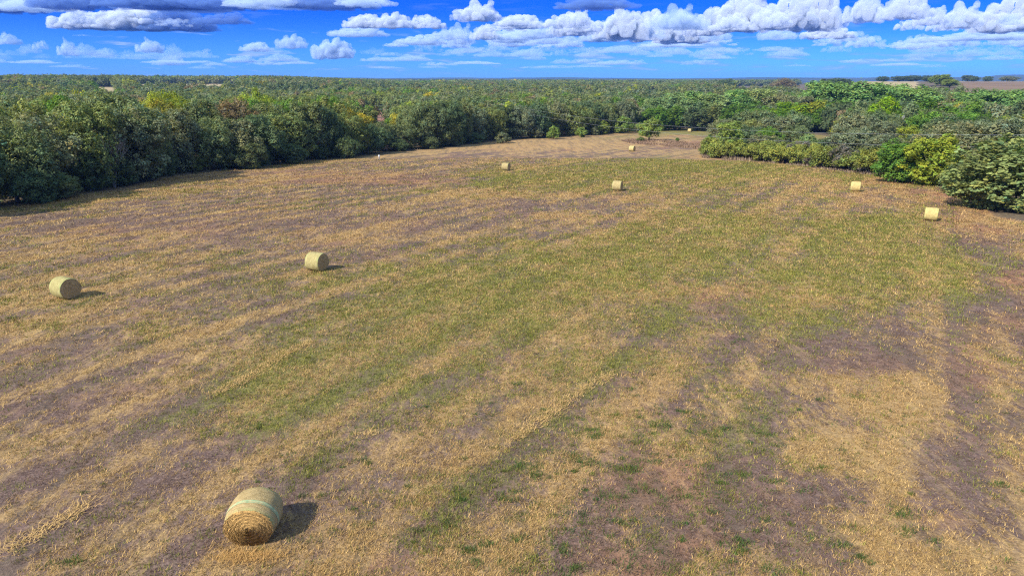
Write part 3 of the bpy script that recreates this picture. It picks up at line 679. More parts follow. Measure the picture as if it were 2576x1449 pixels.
# sumac thicket
TH = along(RIGHT[:7], 2.5, 1.6) + along(RIGHT[:6], 3.0, 4.4) + along(RIGHT[:6], 3.4, 7.2)
nth = 0
for (p, t) in TH:
    x, y = p + rng.normal(0, .55, 2)
    U, V = project(x, y, float(H(x, y)))
    if U > 2345 or U < 1772: continue
    grey = random.random() < .22
    c = jit(COLR['sumac'] if not grey else (.17, .155, .12), .16)
    r_ = plant('sumac', x, y, rng.uniform(2.9, 4.4), rng.uniform(3.6, 5.4), c, 'sumac_shrub',
               'yellow-olive sumac shrub in the thicket along the right field edge' if not grey else 'half bare greyish sumac shrub in the thicket along the right field edge', 'shrub', 'sumac shrubs of the thicket', ('stem', 'foliage'))
for i in range(9):   # bare grey ones at the left end and in between
    U = [1790, 1815, 1845, 1880, 1950, 2060, 2120, 2185, 2310][i]; Vb = np.interp(U, [p[0] for p in RIGHT_P], [p[1] for p in RIGHT_P]) - 5
    x, y = ground_at(U, Vb); root = empty('bare_shrub', (x, y, float(H(x, y))), i * 1.3); root.scale = (1.5, 1.5, 1.15)
    link('stem', PROTO['sumac'][i % 4][0], None, root); k_ = link('foliage', PROTO['sumac'][(i + 1) % 4][1], None, root); k_.color = (.20, .175, .14, 1); k_.scale = (.85, .85, .7)
    tag(root, 'leafless greyish shrub, %s from the left in the thicket' % ORD[i], 'shrub', 'bare shrubs of the thicket')

# ---- the rest of the woods: jittered grid; the nearest ones are trees of their own, the rest one mass per range
def candidates():
    out = []
    for (d0, d1, sp) in ((60, 480, 7.2), (480, 1000, 9.5), (1000, 3200, 17)):
        n = int(d1 / sp) + 2
        gx, gy = np.meshgrid(np.arange(-n, n + 1) * sp, np.arange(0, n + 1) * sp)
        gx = gx.ravel() + rng.uniform(-.42, .42, gx.size) * sp; gy = gy.ravel() + rng.uniform(-.42, .42, gy.size) * sp
        d = np.hypot(gx, gy); a = gx / np.maximum(gy, 1)
        k = (d >= d0) & (d < d1) & (np.abs(a) < .92) & (gy > 20); out.append(np.stack([gx[k], gy[k]], 1))
    return np.concatenate(out)
P = candidates(); x, y = P[:, 0], P[:, 1]; d = np.hypot(x, y); a = x / y
keep = ~in_poly(x, y, FIELD)
keep &= (dist_polyline(x, y, LEFT) > 6.5) & ((dist_polyline(x, y, RIGHT) > 7.5)) & (dist_polyline(x, y, BACK) > 5)
wob = (fbm(x / 60, y / 60, 3, 12) - .5) * .03
for a0, a1, d0, d1, kd in CLEAR: keep &= ~((a + wob > a0) & (a + wob < a1) & (d > d0) & (d < d1))
keep &= ~((a > .05) & (a < .95) & (d < 95))
keep &= (fbm(x / 120, y / 120, 3, 55) > .30) | (d < 420)
keep &= rng.uniform(0, 1, len(x)) < np.where(d < 480, .97, .88)
keep &= ~((a > -.222) & (a < -.158) & (d > 140) & (d < 260))
keep &= ~((a > .20) & (a < .305) & (d < 272))
keep &= ~((a > .525) & (a < .605) & (d > 128) & (d < 194))
keep &= ~((a > .41) & (a < .485) & (d > 120) & (d < 258))
keep &= ~((a > .40) & (d > 530)) & ~((a > .30) & (a <= .40) & (d > 700) & (d < 1500))
P = P[keep]
pl = np.array(placed)
ok = np.ones(len(P), bool)
for (qx, qy, qr) in placed:
    ok &= np.hypot(P[:, 0] - qx, P[:, 1] - qy) > max(3.2, qr * .75)
P = P[ok]; d = np.hypot(P[:, 0], P[:, 1]); P = P[np.argsort(d)]; d = np.sort(d); a = P[:, 0] / P[:, 1]
def wood_colour(px, py):
    n = float(fbm(np.array(px / 45), np.array(py / 45), 3, 71)); u = random.random()
    right = px / py > .12
    if u < .008: return 'yellow' if not right else 'ygreen'
    if u < .04: return 'ygreen'
    if u < .075: return 'brown'
    if right and math.hypot(px, py) < 460: return random.choice(['oakdark', 'oak', 'vivid', 'oakdark', 'oakgrey'])
    if n > .58: return random.choice(['oak', 'vivid', 'oakolive', 'oakolive'])
    return random.choice(['oak', 'oak', 'oakgrey', 'oakdark', 'oakolive'])
WL = {'oak': 'grey-green oak in the closed canopy of the %s wood', 'oakgrey': 'pale grey oak in the closed canopy of the %s wood', 'oakdark': 'dark green oak in the closed canopy of the %s wood', 'oakolive': 'olive oak in the closed canopy of the %s wood',
      'cotton': 'fresh green tree in the closed canopy of the %s wood', 'vivid': 'deep green tree in the closed canopy of the %s wood', 'light': 'pale green tree in the closed canopy of the %s wood', 'yellow': 'yellowing tree among the oaks of the %s wood',
      'ygreen': 'yellow-green tree among the oaks of the %s wood', 'brown': 'brownish tree among the oaks of the %s wood'}
NEAR = 235; used = np.zeros(len(P), bool); n_ind = 0
# named yellow trees of the left wood
for (U, Vt, Z, lab) in ((398, 246, 121, 'yellow tree among the oaks, nearest of the yellow ones in the left wood'), (408, 232, 142, 'yellow-green tree behind the yellow one in the left wood'),
                        (640, 226, 172, 'yellow-green tree far back above the left wood'), (1300, 282, 232, 'yellowing tree in a gap behind the big oak at the wood edge'), (200, 228, 170, 'small yellow-green crown far back in the left wood')):
    x, y = at(U, Z, Vt); zt = CAMZ + ray(U, Vt)[2] * Z; h = zt - float(H(x, y))
    plant('canopy' if U != 1300 else 'oak', x, y, h, 8.5 if U != 1300 else 5, jit(COLR['yellow' if U == 1300 else 'ygold' if U == 398 else 'ygreen'], .05), 'oak_tree', lab, 'tree')
    ok = np.hypot(P[:, 0] - x, P[:, 1] - y) < 5; used |= ok
for i, (x, y) in enumerate(P):
    if n_ind >= NEAR: break
    if used[i] or abs(x / y) > .84: continue
    used[i] = True; n_ind += 1
    side = 'left' if x / y < .12 else 'right'; cl = wood_colour(x, y); h = rng.uniform(10.4, 13.2)
    if x / y > -.24 and side == 'left' and d[i] < 260: h = rng.uniform(8.5, 11.5)
    if side == 'right' and d[i] < 175: h = rng.uniform(4.5, 6.5)
    elif side == 'right': h = rng.uniform(6.5, 9.5) if d[i] < 340 else rng.uniform(9, 12.5)
    plant('canopy' if side == 'left' else random.choice(['canopy', 'broad']), x, y, h, rng.uniform(8.4, 10.8) * (1 if h > 8 else .8), jit(COLR[cl]), 'oak_tree' if cl.startswith('oak') else 'leafy_tree', WL[cl] % side, 'tree', 'trees of the %s wood' % side)
rest = P[~used]; dr_ = np.hypot(rest[:, 0], rest[:, 1])
def mass(name, label, pts, variants, size, seed):
    if len(pts) == 0: return
    rg = np.random.default_rng(seed); n = len(pts)
    me = bpy.data.meshes.new(name); me.vertices.add(n)
    z = H(pts[:, 0], pts[:, 1]); me.vertices.foreach_set('co', np.ascontiguousarray(np.stack([pts[:, 0], pts[:, 1], z], -1), np.float32).ravel())
    dd = np.hypot(pts[:, 0], pts[:, 1])
    s = rg.uniform(.85, 1.2, n) * size; sc = np.stack([s * rg.uniform(.9, 1.15, n), s * rg.uniform(.9, 1.15, n), rg.uniform(.85, 1.15, n) * np.where(dd < 1000, 1, 1)], -1)
    cc = np.array([jit(COLR[wood_colour(px, py)], .14) for px, py in pts])
    rz = np.stack([np.zeros(n), np.zeros(n), rg.uniform(0, 6.283, n)], -1)
    at1 = me.attributes.new('scl', 'FLOAT_VECTOR', 'POINT'); at1.data.foreach_set('vector', np.ascontiguousarray(sc, np.float32).ravel())
    at2 = me.attributes.new('rot', 'FLOAT_VECTOR', 'POINT'); at2.data.foreach_set('vector', np.ascontiguousarray(rz, np.float32).ravel())
    at3 = me.attributes.new('tcol', 'FLOAT_COLOR', 'POINT'); at3.data.foreach_set('color', np.ascontiguousarray(cc, np.float32).ravel())
    at4 = me.attributes.new('pick', 'INT', 'POINT'); at4.data.foreach_set('value', rg.integers(0, len(variants), n).astype(np.int32))
    o = link(name, me); tag(o, label, 'woodland', kind='stuff')
    lib = bpy.data.collections.new(name + '_kinds')
    for v in variants:
        v.materials.clear(); v.materials.append(M_LEAF_FAR); q = bpy.data.objects.new('tree_kind', v); lib.objects.link(q)
    ng = bpy.data.node_groups.new(name, 'GeometryNodeTree')
    ng.interface.new_socket('Geometry', in_out='INPUT', socket_type='NodeSocketGeometry'); ng.interface.new_socket('Geometry', in_out='OUTPUT', socket_type='NodeSocketGeometry')
    N = ng.nodes; gi = N.new('NodeGroupInput'); go = N.new('NodeGroupOutput'); ip = N.new('GeometryNodeInstanceOnPoints'); ci = N.new('GeometryNodeCollectionInfo')
    ci.inputs['Collection'].default_value = lib; ci.inputs['Separate Children'].default_value = True; ci.inputs['Reset Children'].default_value = True
    def na(nm, dt):
        q = N.new('GeometryNodeInputNamedAttribute'); q.data_type = dt; q.inputs['Name'].default_value = nm; return q.outputs['Attribute']
    L = ng.links.new
    L(gi.outputs[0], ip.inputs['Points']); L(ci.outputs[0], ip.inputs['Instance']); ip.inputs['Pick Instance'].default_value = True
    L(na('pick', 'INT'), ip.inputs['Instance Index']); L(na('scl', 'FLOAT_VECTOR'), ip.inputs['Scale'])
    e2r = N.new('FunctionNodeEulerToRotation'); L(na('rot', 'FLOAT_VECTOR'), e2r.inputs[0]); L(e2r.outputs[0], ip.inputs['Rotation'])
    L(ip.outputs[0], go.inputs[0])
    md = o.modifiers.new('woodland', 'NODES'); md.node_group = ng
L1 = [crown_mesh('crown', 400 + i, 4.7, 1.5, 10.6, 40, 460, 6, .52, .30, tintvar=.20, lobe_r=.26, align=1.3, rnd=.4) for i in range(5)]
L2 = [crown_mesh('crown', 420 + i, 5.4, 1.0, 10.6, 20, 210, 4, .95, .45, tintvar=.12, lobe_r=.34, align=1.3, rnd=.3) for i in range(5)]
L3 = [crown_mesh('crown', 440 + i, 9.0, .5, 10.8, 20, 150, 3, 1.8, .7, tintvar=.10, lobe_r=.34, align=1.3, rnd=.3) for i in range(4)]
mass('woodland', 'closed canopy of oak woodland beyond the nearer trees', rest[dr_ < 480], L1, 1.0, 1)
mass('distant_woodland', 'distant woodland canopy running back to the horizon', rest[(dr_ >= 480) & (dr_ < 1000)], L2, 1.0, 2)
mass('horizon_woodland', 'farthest woodland along the horizon', rest[dr_ >= 1000], L3, 1.05, 3)

# ------------------------------------------------------------------ hay bales
def wrap_mat():
    m, nt, out = new_mat('net_wrap'); nb = NB(nt); tc = nb.n('ShaderNodeTexCoord'); P = tc.outputs['Object']
    mp = nb.n('ShaderNodeMapping'); mp.inputs['Scale'].default_value = (2.5, 22, 2.5); nb.l(P, mp.inputs['Vector'])
    n1 = nb.noise(mp.outputs[0], 1.6, 5, .65); n2 = nb.noise(P, 26, 4, .7); n3 = nb.noise(P, 2.2, 4, .6)
    c = nb.mix(nb.rng(n1, .3, .72), (.22, .165, .070), (.46, .365, .180))
    c = nb.mix(nb.rng(n2, .42, .72, 0, .6), c, (.52, .43, .24))
    sp = nb.n('ShaderNodeSeparateXYZ'); nb.l(P, sp.inputs[0]); e = nb.math('ABSOLUTE', sp.outputs[1])
    c = nb.mix(nb.math('MULTIPLY', nb.rng(e, .40, .58), nb.rng(n3, .35, .7, .0, .7)), c, (.30, .36, .15))
    oi = nb.n('ShaderNodeObjectInfo'); c = nb.mix(1.0, c, oi.outputs['Color'], 'MULTIPLY')
    b = nb.n('ShaderNodeBump'); b.inputs['Strength'].default_value = .9; b.inputs['Distance'].default_value = .03; nb.l(nb.math('ADD', n1, n2), b.inputs['Height'])
    principled(nb, out, c, .9, .08, b.outputs[0]); return m
def end_mat():
    m, nt, out = new_mat('hay_end'); nb = NB(nt); tc = nb.n('ShaderNodeTexCoord'); P = tc.outputs['Object']
    sp = nb.n('ShaderNodeSeparateXYZ'); nb.l(P, sp.inputs[0])
    r = nb.math('SQRT', nb.math('ADD', nb.math('POWER', sp.outputs[0], 2.0), nb.math('POWER', sp.outputs[2], 2.0)))
    ang = nb.math('ARCTAN2', sp.outputs[2], sp.outputs[0])
    cb = nb.n('ShaderNodeCombineXYZ'); nb.l(nb.math('ADD', nb.math('MULTIPLY', r, 26), nb.math('MULTIPLY', ang, .5)), cb.inputs[0]); nb.l(nb.math('MULTIPLY', ang, 1.6), cb.inputs[1])
    n1 = nb.noise(cb.outputs[0], 1.0, 5, .65); n2 = nb.noise(P, 30, 4, .7)
    c = nb.mix(nb.rng(n1, .32, .68), (.17, .105, .045), (.50, .335, .145)); c = nb.mix(nb.rng(n2, .4, .7, 0, .5), c, (.56, .40, .19))
    b = nb.n('ShaderNodeBump'); b.inputs['Strength'].default_value = 1; b.inputs['Distance'].default_value = .05; nb.l(n1, b.inputs['Height'])
    principled(nb, out, c, .95, .1, b.outputs[0]); return m
def band_mat():
    m, nt, out = new_mat('green_band'); nb = NB(nt); tc = nb.n('ShaderNodeTexCoord'); n = nb.noise(tc.outputs['Object'], 14, 5, .7)
    c = nb.mix(nb.rng(n, .35, .7), (.22, .31, .165), (.48, .40, .21)); principled(nb, out, c, .9, .08); return m
def straw_mat():
    m, nt, out = new_mat('loose_straw'); nb = NB(nt); ta = nb.n('ShaderNodeAttribute', attribute_name='tint'); principled(nb, out, ta.outputs['Color'], .9, .1); return m
M_WRAP, M_END, M_BAND, M_STRAW = wrap_mat(), end_mat(), band_mat(), straw_mat()
BR, BL = .70, 1.20
def bale_r(t, a, seed=0):
    """radius at axial position t (-1..1) and angle a"""
    return BR * (1 - .035 * np.abs(t) ** 3 - .03 * np.maximum(np.abs(t) - .9, 0) * 10) * (1 + .012 * np.sin(3 * a + seed) + .008 * np.sin(7 * a + t * 3 + seed * 2) - .03 * np.maximum(-np.sin(a), 0) ** 6)
def wrap_mesh(seed, y0=-1, y1=1, proud=0., rings=26, bulge=0.):
    t = np.linspace(y0, y1, rings); a = np.linspace(0, 2 * math.pi, 96, endpoint=False); T, A = np.meshgrid(t, a, indexing='ij')
    r = bale_r(T, A, seed) + .006 * np.sin(T * 38 + seed) + proud + bulge * (1 - T ** 2) + .010 * (fbm(T * 9 + seed, A * 3, 3, seed) - .5)
    V = np.stack([r * np.cos(A), T * BL / 2, r * np.sin(A)], -1).reshape(-1, 3); n = 96
    i = np.arange(rings - 1)[:, None] * n; j = np.arange(n)[None]; j2 = (j + 1) % n
    F = np.stack([i + j, i + j2, i + n + j2, i + n + j], -1).reshape(-1, 4)
    return np_mesh('wrap', V, F, None, smooth_=True)
def end_mesh(seed, sgn, strands=0):
    rg = np.random.default_rng(seed); rr = np.linspace(0.02, 1, 22); a = np.linspace(0, 2 * math.pi, 96, endpoint=False); Q, A = np.meshgrid(rr, a, indexing='ij')
    rad = Q * bale_r(np.ones_like(Q), A, seed)
    bul = .035 * (1 - Q ** 2) + .02 * (fbm(Q * 16 + A * .5, A * 3, 3, seed) - .5) * (Q < .99)
    V = np.stack([rad * np.cos(A), sgn * (BL / 2 + bul - .002), rad * np.sin(A)], -1).reshape(-1, 3); n = 96
    i = np.arange(21)[:, None] * n; j = np.arange(n)[None]; j2 = (j + 1) % n
    F = np.stack([i + j, i + j2, i + n + j2, i + n + j], -1).reshape(-1, 4)
    if sgn > 0: F = F[:, ::-1]
    F = np.vstack([F, ])
    C = np.tile([.20, .115, .042, 1], (len(V), 1))
    if strands:
        r0 = np.sqrt(rg.uniform(.01, 1, strands)) * BR * .97; a0 = rg.uniform(0, 6.283, strands); L = rg.uniform(.08, .26, strands); w = rg.uniform(.007, .015, strands)
        da = L / np.maximum(r0, .12); tilt = rg.normal(0, .06, strands); K = 4; vs = []
        for q in range(K):
            f = q / (K - 1) - .5; aa = a0 + da * f; r1 = r0 + tilt * f + rg.normal(0, .006, strands)
            yy = sgn * (BL / 2 + .035 * (1 - (r1 / BR) ** 2) + .012 + .03 * rg.uniform(0, 1, strands) * (1 - abs(f) * 1.6) + rg.uniform(0, .012, strands))
            for e in (-1, 1): vs.append(np.stack([(r1 + e * w / 2) * np.cos(aa), yy + e * .004, (r1 + e * w / 2) * np.sin(aa)], -1))
        S = np.stack(vs, 1); b = len(V) + np.arange(strands)[:, None] * (2 * K)
        fs = np.concatenate([b + np.array([2 * q, 2 * q + 2, 2 * q + 3, 2 * q + 1])[None] for q in range(K - 1)], 0)
        cc = np.array([.52, .315, .11]) * (rg.uniform(.4, 1.3, (strands, 1)) * (.62 + .2 * np.sin(r0 * 58 + a0 * .9) + .36 * fbm(r0 * 22, a0 * 1.6, 3, 4))[:, None]); V = np.vstack([V, S.reshape(-1, 3)]); F = np.vstack([F, fs]); C = np.vstack([C, np.repeat(np.hstack([cc, np.ones((strands, 1))]), 2 * K, 0)])
    me = np_mesh('end_face', V, F, C, smooth_=False)
    return me
W0 = [wrap_mesh(s) for s in (1, 2, 3)]
for w in W0: w.materials.append(M_WRAP)
ENDS = {s: end_mesh(5 + s, s) for s in (-1, 1)}
for e in ENDS.values(): e.materials.append(M_END)
NEAR_WRAP = wrap_mesh(1, bulge=.06); NEAR_WRAP.materials.append(M_WRAP)
NEAR_END = end_mesh(9, -1, 4200); NEAR_END.materials.append(M_STRAW)
BALES = [  # U, V of the contact under the axis middle, turn of the visible end, colour, label
    (645, 1339, 4, (1.06, .98, .92), 'nearest hay bale, sunlit straw spiral end and a green band round its net wrap'), (169, 749, 62, (.92, 1.03, .90), 'hay bale farthest left, greenish net wrap and a shaded round end'),
    (799, 680, 66, (.95, 1.02, .90), 'hay bale right of the leftmost one, on the brown and green stubble boundary'), (1273, 429.5, 66, (.92, .92, .86), 'pale grey hay bale on reddish soil nearest the oak wood'),
    (1553, 480, 65, (.98, .98, .90), 'hay bale in the middle of the field with orange stubble before it'), (1590, 381.5, 55, (1.12, 1.12, 1.0), 'pale hay bale on the green strip at the far end of the near field'),
    (1735, 333.5, 55, (1.15, 1.12, 1.0), 'tiny hay bale in the second field before the dark trees'), (2151, 482, 62, (1.25, 1.20, 1.0), 'cream hay bale with brown streaks near the right thicket'),
    (2340, 555, 58, (1.22, 1.24, .98), 'cream hay bale farthest right on the green grass')]
for i, (U, V, turn, c, lab) in enumerate(BALES):
    x, y = ground_at(U, V); root = empty('hay_bale', (x, y, float(H(x, y)) + BR * .955), R(turn)); tag(root, lab, 'hay bale', 'round hay bales on the field')
    w = link('net_wrap', W0[i % 3] if i else NEAR_WRAP, None, root); w.color = c + (1,)
    if i == 0:
        root.scale = (1, 1, .87); root.location.z -= BR * .955 * .12
        link('end_face', NEAR_END, None, root); bm_ = wrap_mesh(1, -.50, -.28, .004, 6, .06); bm_.materials.append(M_BAND); link('green_band', bm_, None, root)
    else: link('end_face', ENDS[-1], None, root)
    link('end_face', ENDS[1], None, root)
# far bales in the tan field on the right
for i, (U, V) in enumerate(((2165, 208), (2188, 212.5), (2176, 205), (2206, 204))):
    x, y = ground_at(U, V); root = empty('hay_bale', (x, y, float(H(x, y)) + BR * 1.1), i * .9); root.scale = (1.15,) * 3
    tag(root, 'tiny pale hay bale in the far tan field on the skyline', 'hay bale', 'hay bales in the far tan field')
    link('net_wrap', W0[i % 3], None, root).color = (1.2, 1.15, 1, 1); link('end_face', ENDS[-1], None, root); link('end_face', ENDS[1], None, root)

# ------------------------------------------------------------------ post, poles, wires, far house
x, y = ground_at(954, 401.5); root = empty('marker_post', (x, y, float(H(x, y)))); tag(root, 'white marker post with a dark cap at the edge of the wood shadow', 'post')
link('post', MB().tube([(0, 0, -.1), (0, 0, .5), (0, 0, .52), (0, 0, .95)], [.10, .10, .13, .13], 12).mesh('post', True), M_WHITE, root); link('cap', MB().tube([(0, 0, .95), (0, 0, 1.05)], [.14, .12], 12).mesh('cap'), M_DARK, root)

def pole(x, y, h, rz, lab, arm=True):
    root = empty('utility_pole', (x, y, float(H(x, y))), rz); tag(root, lab, 'utility pole', 'utility poles')
    link('shaft', MB().tube([(0, 0, -.3), (0, 0, h * .5), (0, 0, h)], [.17, .15, .12], 10).mesh('shaft', True), M_POLEWOOD, root)
    if arm:
        link('crossarm', MB().box((0, -.17, h - .55), (1.8, .10, .12)).mesh('crossarm'), M_POLEWOOD, root)
        for s in (-.8, .8): link('insulator', MB().tube([(s, -.17, h - .49), (s, -.17, h - .40), (s, -.17, h - .34)], [.05, .07, .04], 8).mesh('insulator', True), M_WHITE, root)
    return root
pa = at(1262, 236, 255); pb = at(2690, 88, 345); pc = at(640, 300, 262)
HP = 10.8
za, zb, zc = (float(H(*q)) for q in (pa, pb, pc)); 
pole(pa[0], pa[1], HP, R(-30), 'grey wooden utility pole rising behind the big oak of the wood edge'); pole(pb[0], pb[1], 8.2, R(-30), 'wooden utility pole right of the picture carrying the wires'); pole(pc[0], pc[1], 11, R(-30), 'wooden utility pole hidden in the left wood')
def wire(p, q, z0, z1, sag, lab, rad=.017):
    pts = []
    for k in range(41):
        t = k / 40; pts.append((p[0] + (q[0] - p[0]) * t, p[1] + (q[1] - p[1]) * t, z0 + (z1 - z0) * t - 4 * sag * t * (1 - t)))
    tag(link('power_line', MB().tube(pts, [rad] * 41, 5, False).mesh('power_line', True), M_WIRE), lab, 'wire', 'power lines over the fields')
wire(pa, pb, za + HP - .1, zb + 7.9, 2.9, 'upper power line sagging across the far field and the right trees'); wire(pa, pb, za + HP - 1.5, zb + 6.2, 3.0, 'lower power line sagging across the far field and the right trees')
wire(pa, pc, za + HP - .1, zc + 10.9, 1.6, 'upper power line running left from the pole over the woods'); wire(pa, pc, za + HP - 1.5, zc + 9.5, 1.6, 'lower power line running left from the pole over the woods')
x, y = ground_at(314, 221.5); pole(x, y, 9, 0, 'distant utility pole standing in the left tan clearing', True)

def house():
    x, y = ground_at(502, 207); root = empty('farm_house', (x, y, float(H(x, y)) - .1), R(18)); tag(root, 'distant tan farm house with a brown roof in the left clearing', 'house')
    link('wall', MB().box((0, 0, 1.6), (15, 8, 3.2)).mesh('wall'), M_WALL, root)
    mb = MB(); b = [(-8, -4.8, 3.21), (8, -4.8, 3.21), (8, 4.8, 3.21), (-8, 4.8, 3.21), (-8, 0, 6.0), (8, 0, 6.0)]; mb.v = b; mb.f = [(0, 1, 5, 4), (2, 3, 4, 5), (0, 4, 3), (1, 2, 5), (0, 3, 2, 1)]
    link('roof', mb.mesh('roof'), M_ROOF, root)
    link('door', MB().box((1.2, -4.02, 1.05), (1.1, .06, 2.1)).mesh('door'), M_DARK, root)
    for wx in (-5, -2, 4.6): link('window', MB().box((wx, -4.02, 1.7), (1.5, .06, 1.2)).mesh('window'), M_GLASS, root)
house()

# ------------------------------------------------------------------ clouds
def cloud_mat(name, alpha, colr=(.56, .66, .82)):
    m, nt, out = new_mat(name); nb = NB(nt); d = nb.n('ShaderNodeBsdfDiffuse'); d.inputs[0].default_value = colr + (1,); tl = nb.n('ShaderNodeBsdfTranslucent'); tl.inputs[0].default_value = colr + (1,)
    mx = nb.n('ShaderNodeMixShader'); mx.inputs[0].default_value = .5; nb.l(d.outputs[0], mx.inputs[1]); nb.l(tl.outputs[0], mx.inputs[2]); res = mx.outputs[0]
    if alpha < 1:
        tr = nb.n('ShaderNodeBsdfTransparent'); m2 = nb.n('ShaderNodeMixShader'); m2.inputs[0].default_value = alpha; nb.l(tr.outputs[0], m2.inputs[1]); nb.l(res, m2.inputs[2]); res = m2.outputs[0]
    nb.l(res, out.inputs[0]); return m
def vapour(name, dens, colr=(.82, .88, .98)):
    m, nt, out = new_mat(name); nb = NB(nt); pv = nb.n('ShaderNodeVolumePrincipled'); pv.inputs['Color'].default_value = colr + (1,); pv.inputs['Density'].default_value = dens; pv.inputs['Anisotropy'].default_value = VG
    nb.l(pv.outputs[0], out.inputs['Volume']); return m
VG = 0.0
CM = {1: vapour('cloud_dense', .012), 2: vapour('cloud_thin', .0050, (.70, .82, .98)), 3: vapour('cloud_far', .0018, (.60, .76, .98)), 4: vapour('cloud_faint', .0007, (.55, .74, .98)), 5: vapour('cloud_shaded', .006, (.22, .38, .74))}  # shade put into the last colour, distance haze into the far and faint ones
def cloud_mesh(seed, kind):
    """unit cloud: width 2 (x), depth ~1.4 (y), flat base at z = 0, top near z = 1"""
    rg = np.random.default_rng(seed); sph = []
    n = {'tower': 120, 'bank': 190, 'puff': 50, 'slab': 150}[kind]
    tops = [(rg.uniform(-.7, .7), rg.uniform(-.4, .4), rg.uniform(.55, 1.0), rg.uniform(.22, .42)) for _ in range({'tower': 3, 'bank': 7, 'puff': 2, 'slab': 6}[kind])]
    for i in range(n):
        X = rg.uniform(-1, 1); Yy = rg.uniform(-.7, .7); e = 1 - (X * X + (Yy / .7) ** 2) ** .5
        if e < .02: continue
        hh = .30 + .42 * e ** .8
        for (tx, ty, th, tw) in tops: hh = max(hh, th * math.exp(-((X - tx) ** 2 + (Yy - ty) ** 2) / (2 * tw * tw)) * min(1, e * 3))
        if kind == 'slab': hh *= .55
        zc = hh * rg.uniform(.15, 1) ** .7; r = rg.uniform(.07, .19) * (1.15 - .4 * zc) * (.6 + .6 * min(1, e * 2))
        sph.append((X * .9, Yy * .9, max(zc - r * .6, r * .3), r))
    import bmesh
    out_ = []
    for shell, (grow, st, vx) in enumerate(((1.0, .22, .022),)):
        bm = bmesh.new()
        for (X, Yy, Z, r) in sph:
            bmesh.ops.create_icosphere(bm, subdivisions=2, radius=r * grow, matrix=Matrix.Translation((X, Yy, Z)))
        out_.append(cloud_shell(bm, seed + shell * 3, st, vx, shell))
    return join_shells(out_)
def join_shells(ms):
    Vs, Fs, Ms = [], [], []; b = 0
    for i, me in enumerate(ms):
        me.calc_loop_triangles(); nv = len(me.vertices); nt = len(me.loop_triangles)
        co = np.empty(nv * 3, np.float32); me.vertices.foreach_get('co', co); tr = np.empty(nt * 3, np.int32); me.loop_triangles.foreach_get('vertices', tr)
        Vs.append(co.reshape(-1, 3)); Fs.append(tr.reshape(-1, 3) + b); Ms.append(np.full(nt, i, np.int32)); b += nv; bpy.data.meshes.remove(me)
    V_ = np.concatenate(Vs); V_[:, 2] /= np.percentile(V_[:, 2], 99.7) ** .6
    me = np_mesh('clouds', V_, np.concatenate(Fs), None, smooth_=True); me.polygons.foreach_set('material_index', np.concatenate(Ms)); return me
def cloud_shell(bm, seed, st, vx, shell):
    me = bpy.data.meshes.new('clouds'); bm.to_mesh(me); bm.free()
    o = bpy.data.objects.new('cloud_form', me); col.objects.link(o)
    md = o.modifiers.new('r', 'REMESH'); md.mode = 'VOXEL'; md.voxel_size = vx; md.use_smooth_shade = True
    tx = bpy.data.textures.new('cloud_lumps', 'CLOUDS'); tx.noise_scale = .17 - .03 * shell; tx.noise_depth = 6; tx.noise_basis = 'ORIGINAL_PERLIN'
    md = o.modifiers.new('d', 'DISPLACE'); md.texture = tx; md.texture_coords = 'LOCAL'; md.strength = st; md.mid_level = .45 + .04 * shell
    dg = bpy.context.evaluated_depsgraph_get(); res = bpy.data.meshes.new_from_object(o.evaluated_get(dg))
    bpy.data.objects.remove(o)
    nv = len(res.vertices); co = np.empty(nv * 3, np.float32); res.vertices.foreach_get('co', co); co = co.reshape(-1, 3)
    lim = .02 * np.sin(co[:, 0] * 7 + seed) + .02 * np.sin(co[:, 1] * 9)
    co[:, 2] = np.where(co[:, 2] < lim, lim + (co[:, 2] - lim) * .12, co[:, 2]); co[:, 2] = co[:, 2] - co[:, 2].min() * 0
    res.vertices.foreach_set('co', co.ravel()); res.polygons.foreach_set('use_smooth', np.ones(len(res.polygons), bool)); res.update(); res.name = 'clouds'
    return res
CLV = {'tower': [cloud_mesh(11 + i, 'tower') for i in range(4)], 'bank': [cloud_mesh(31 + i, 'bank') for i in range(4)], 'puff': [cloud_mesh(51 + i, 'puff') for i in range(3)], 'slab': [cloud_mesh(71 + i, 'slab') for i in range(2)]}
CLM = {}
def cloud(kind, U0, U1, Vt, Vb, dens=1, idx=None, depth=.5, base=1500., top_at=None, flip=False):
    vs = CLV[kind]; me = vs[idx % len(vs)] if idx is not None else random.choice(vs)
    key = (me.name, dens)
    if key not in CLM:
        q = me.copy(); q.materials.clear(); q.materials.append(CM[dens]); CLM[key] = q
    Uc = .5 * (U0 + U1); r = ray(Uc, Vb); el = max(r[2] / math.hypot(r[0], r[1]), .004); D = base / el
    dirh = np.array([r[0], r[1]]); dirh /= np.linalg.norm(dirh)
    az = math.atan2(dirh[0], dirh[1]); ca = math.cos(az)
    w = (U1 - U0) / FOC * D * .5 * ca * ca; hh = (Vb - Vt) / FOC * D * ca
    o = bpy.data.objects.new('clouds', CLM[key]); col.objects.link(o)
    dd = w * depth * 1.0
    c = dirh * (D + dd * .7)
    o.location = (c[0], c[1], base + CAMZ); o.rotation_euler = (0, 0, -az); o.scale = (w * (-1 if flip else 1), dd, hh)
    tag(o, None, None, None, 'stuff'); return o
rc = random.Random(5)
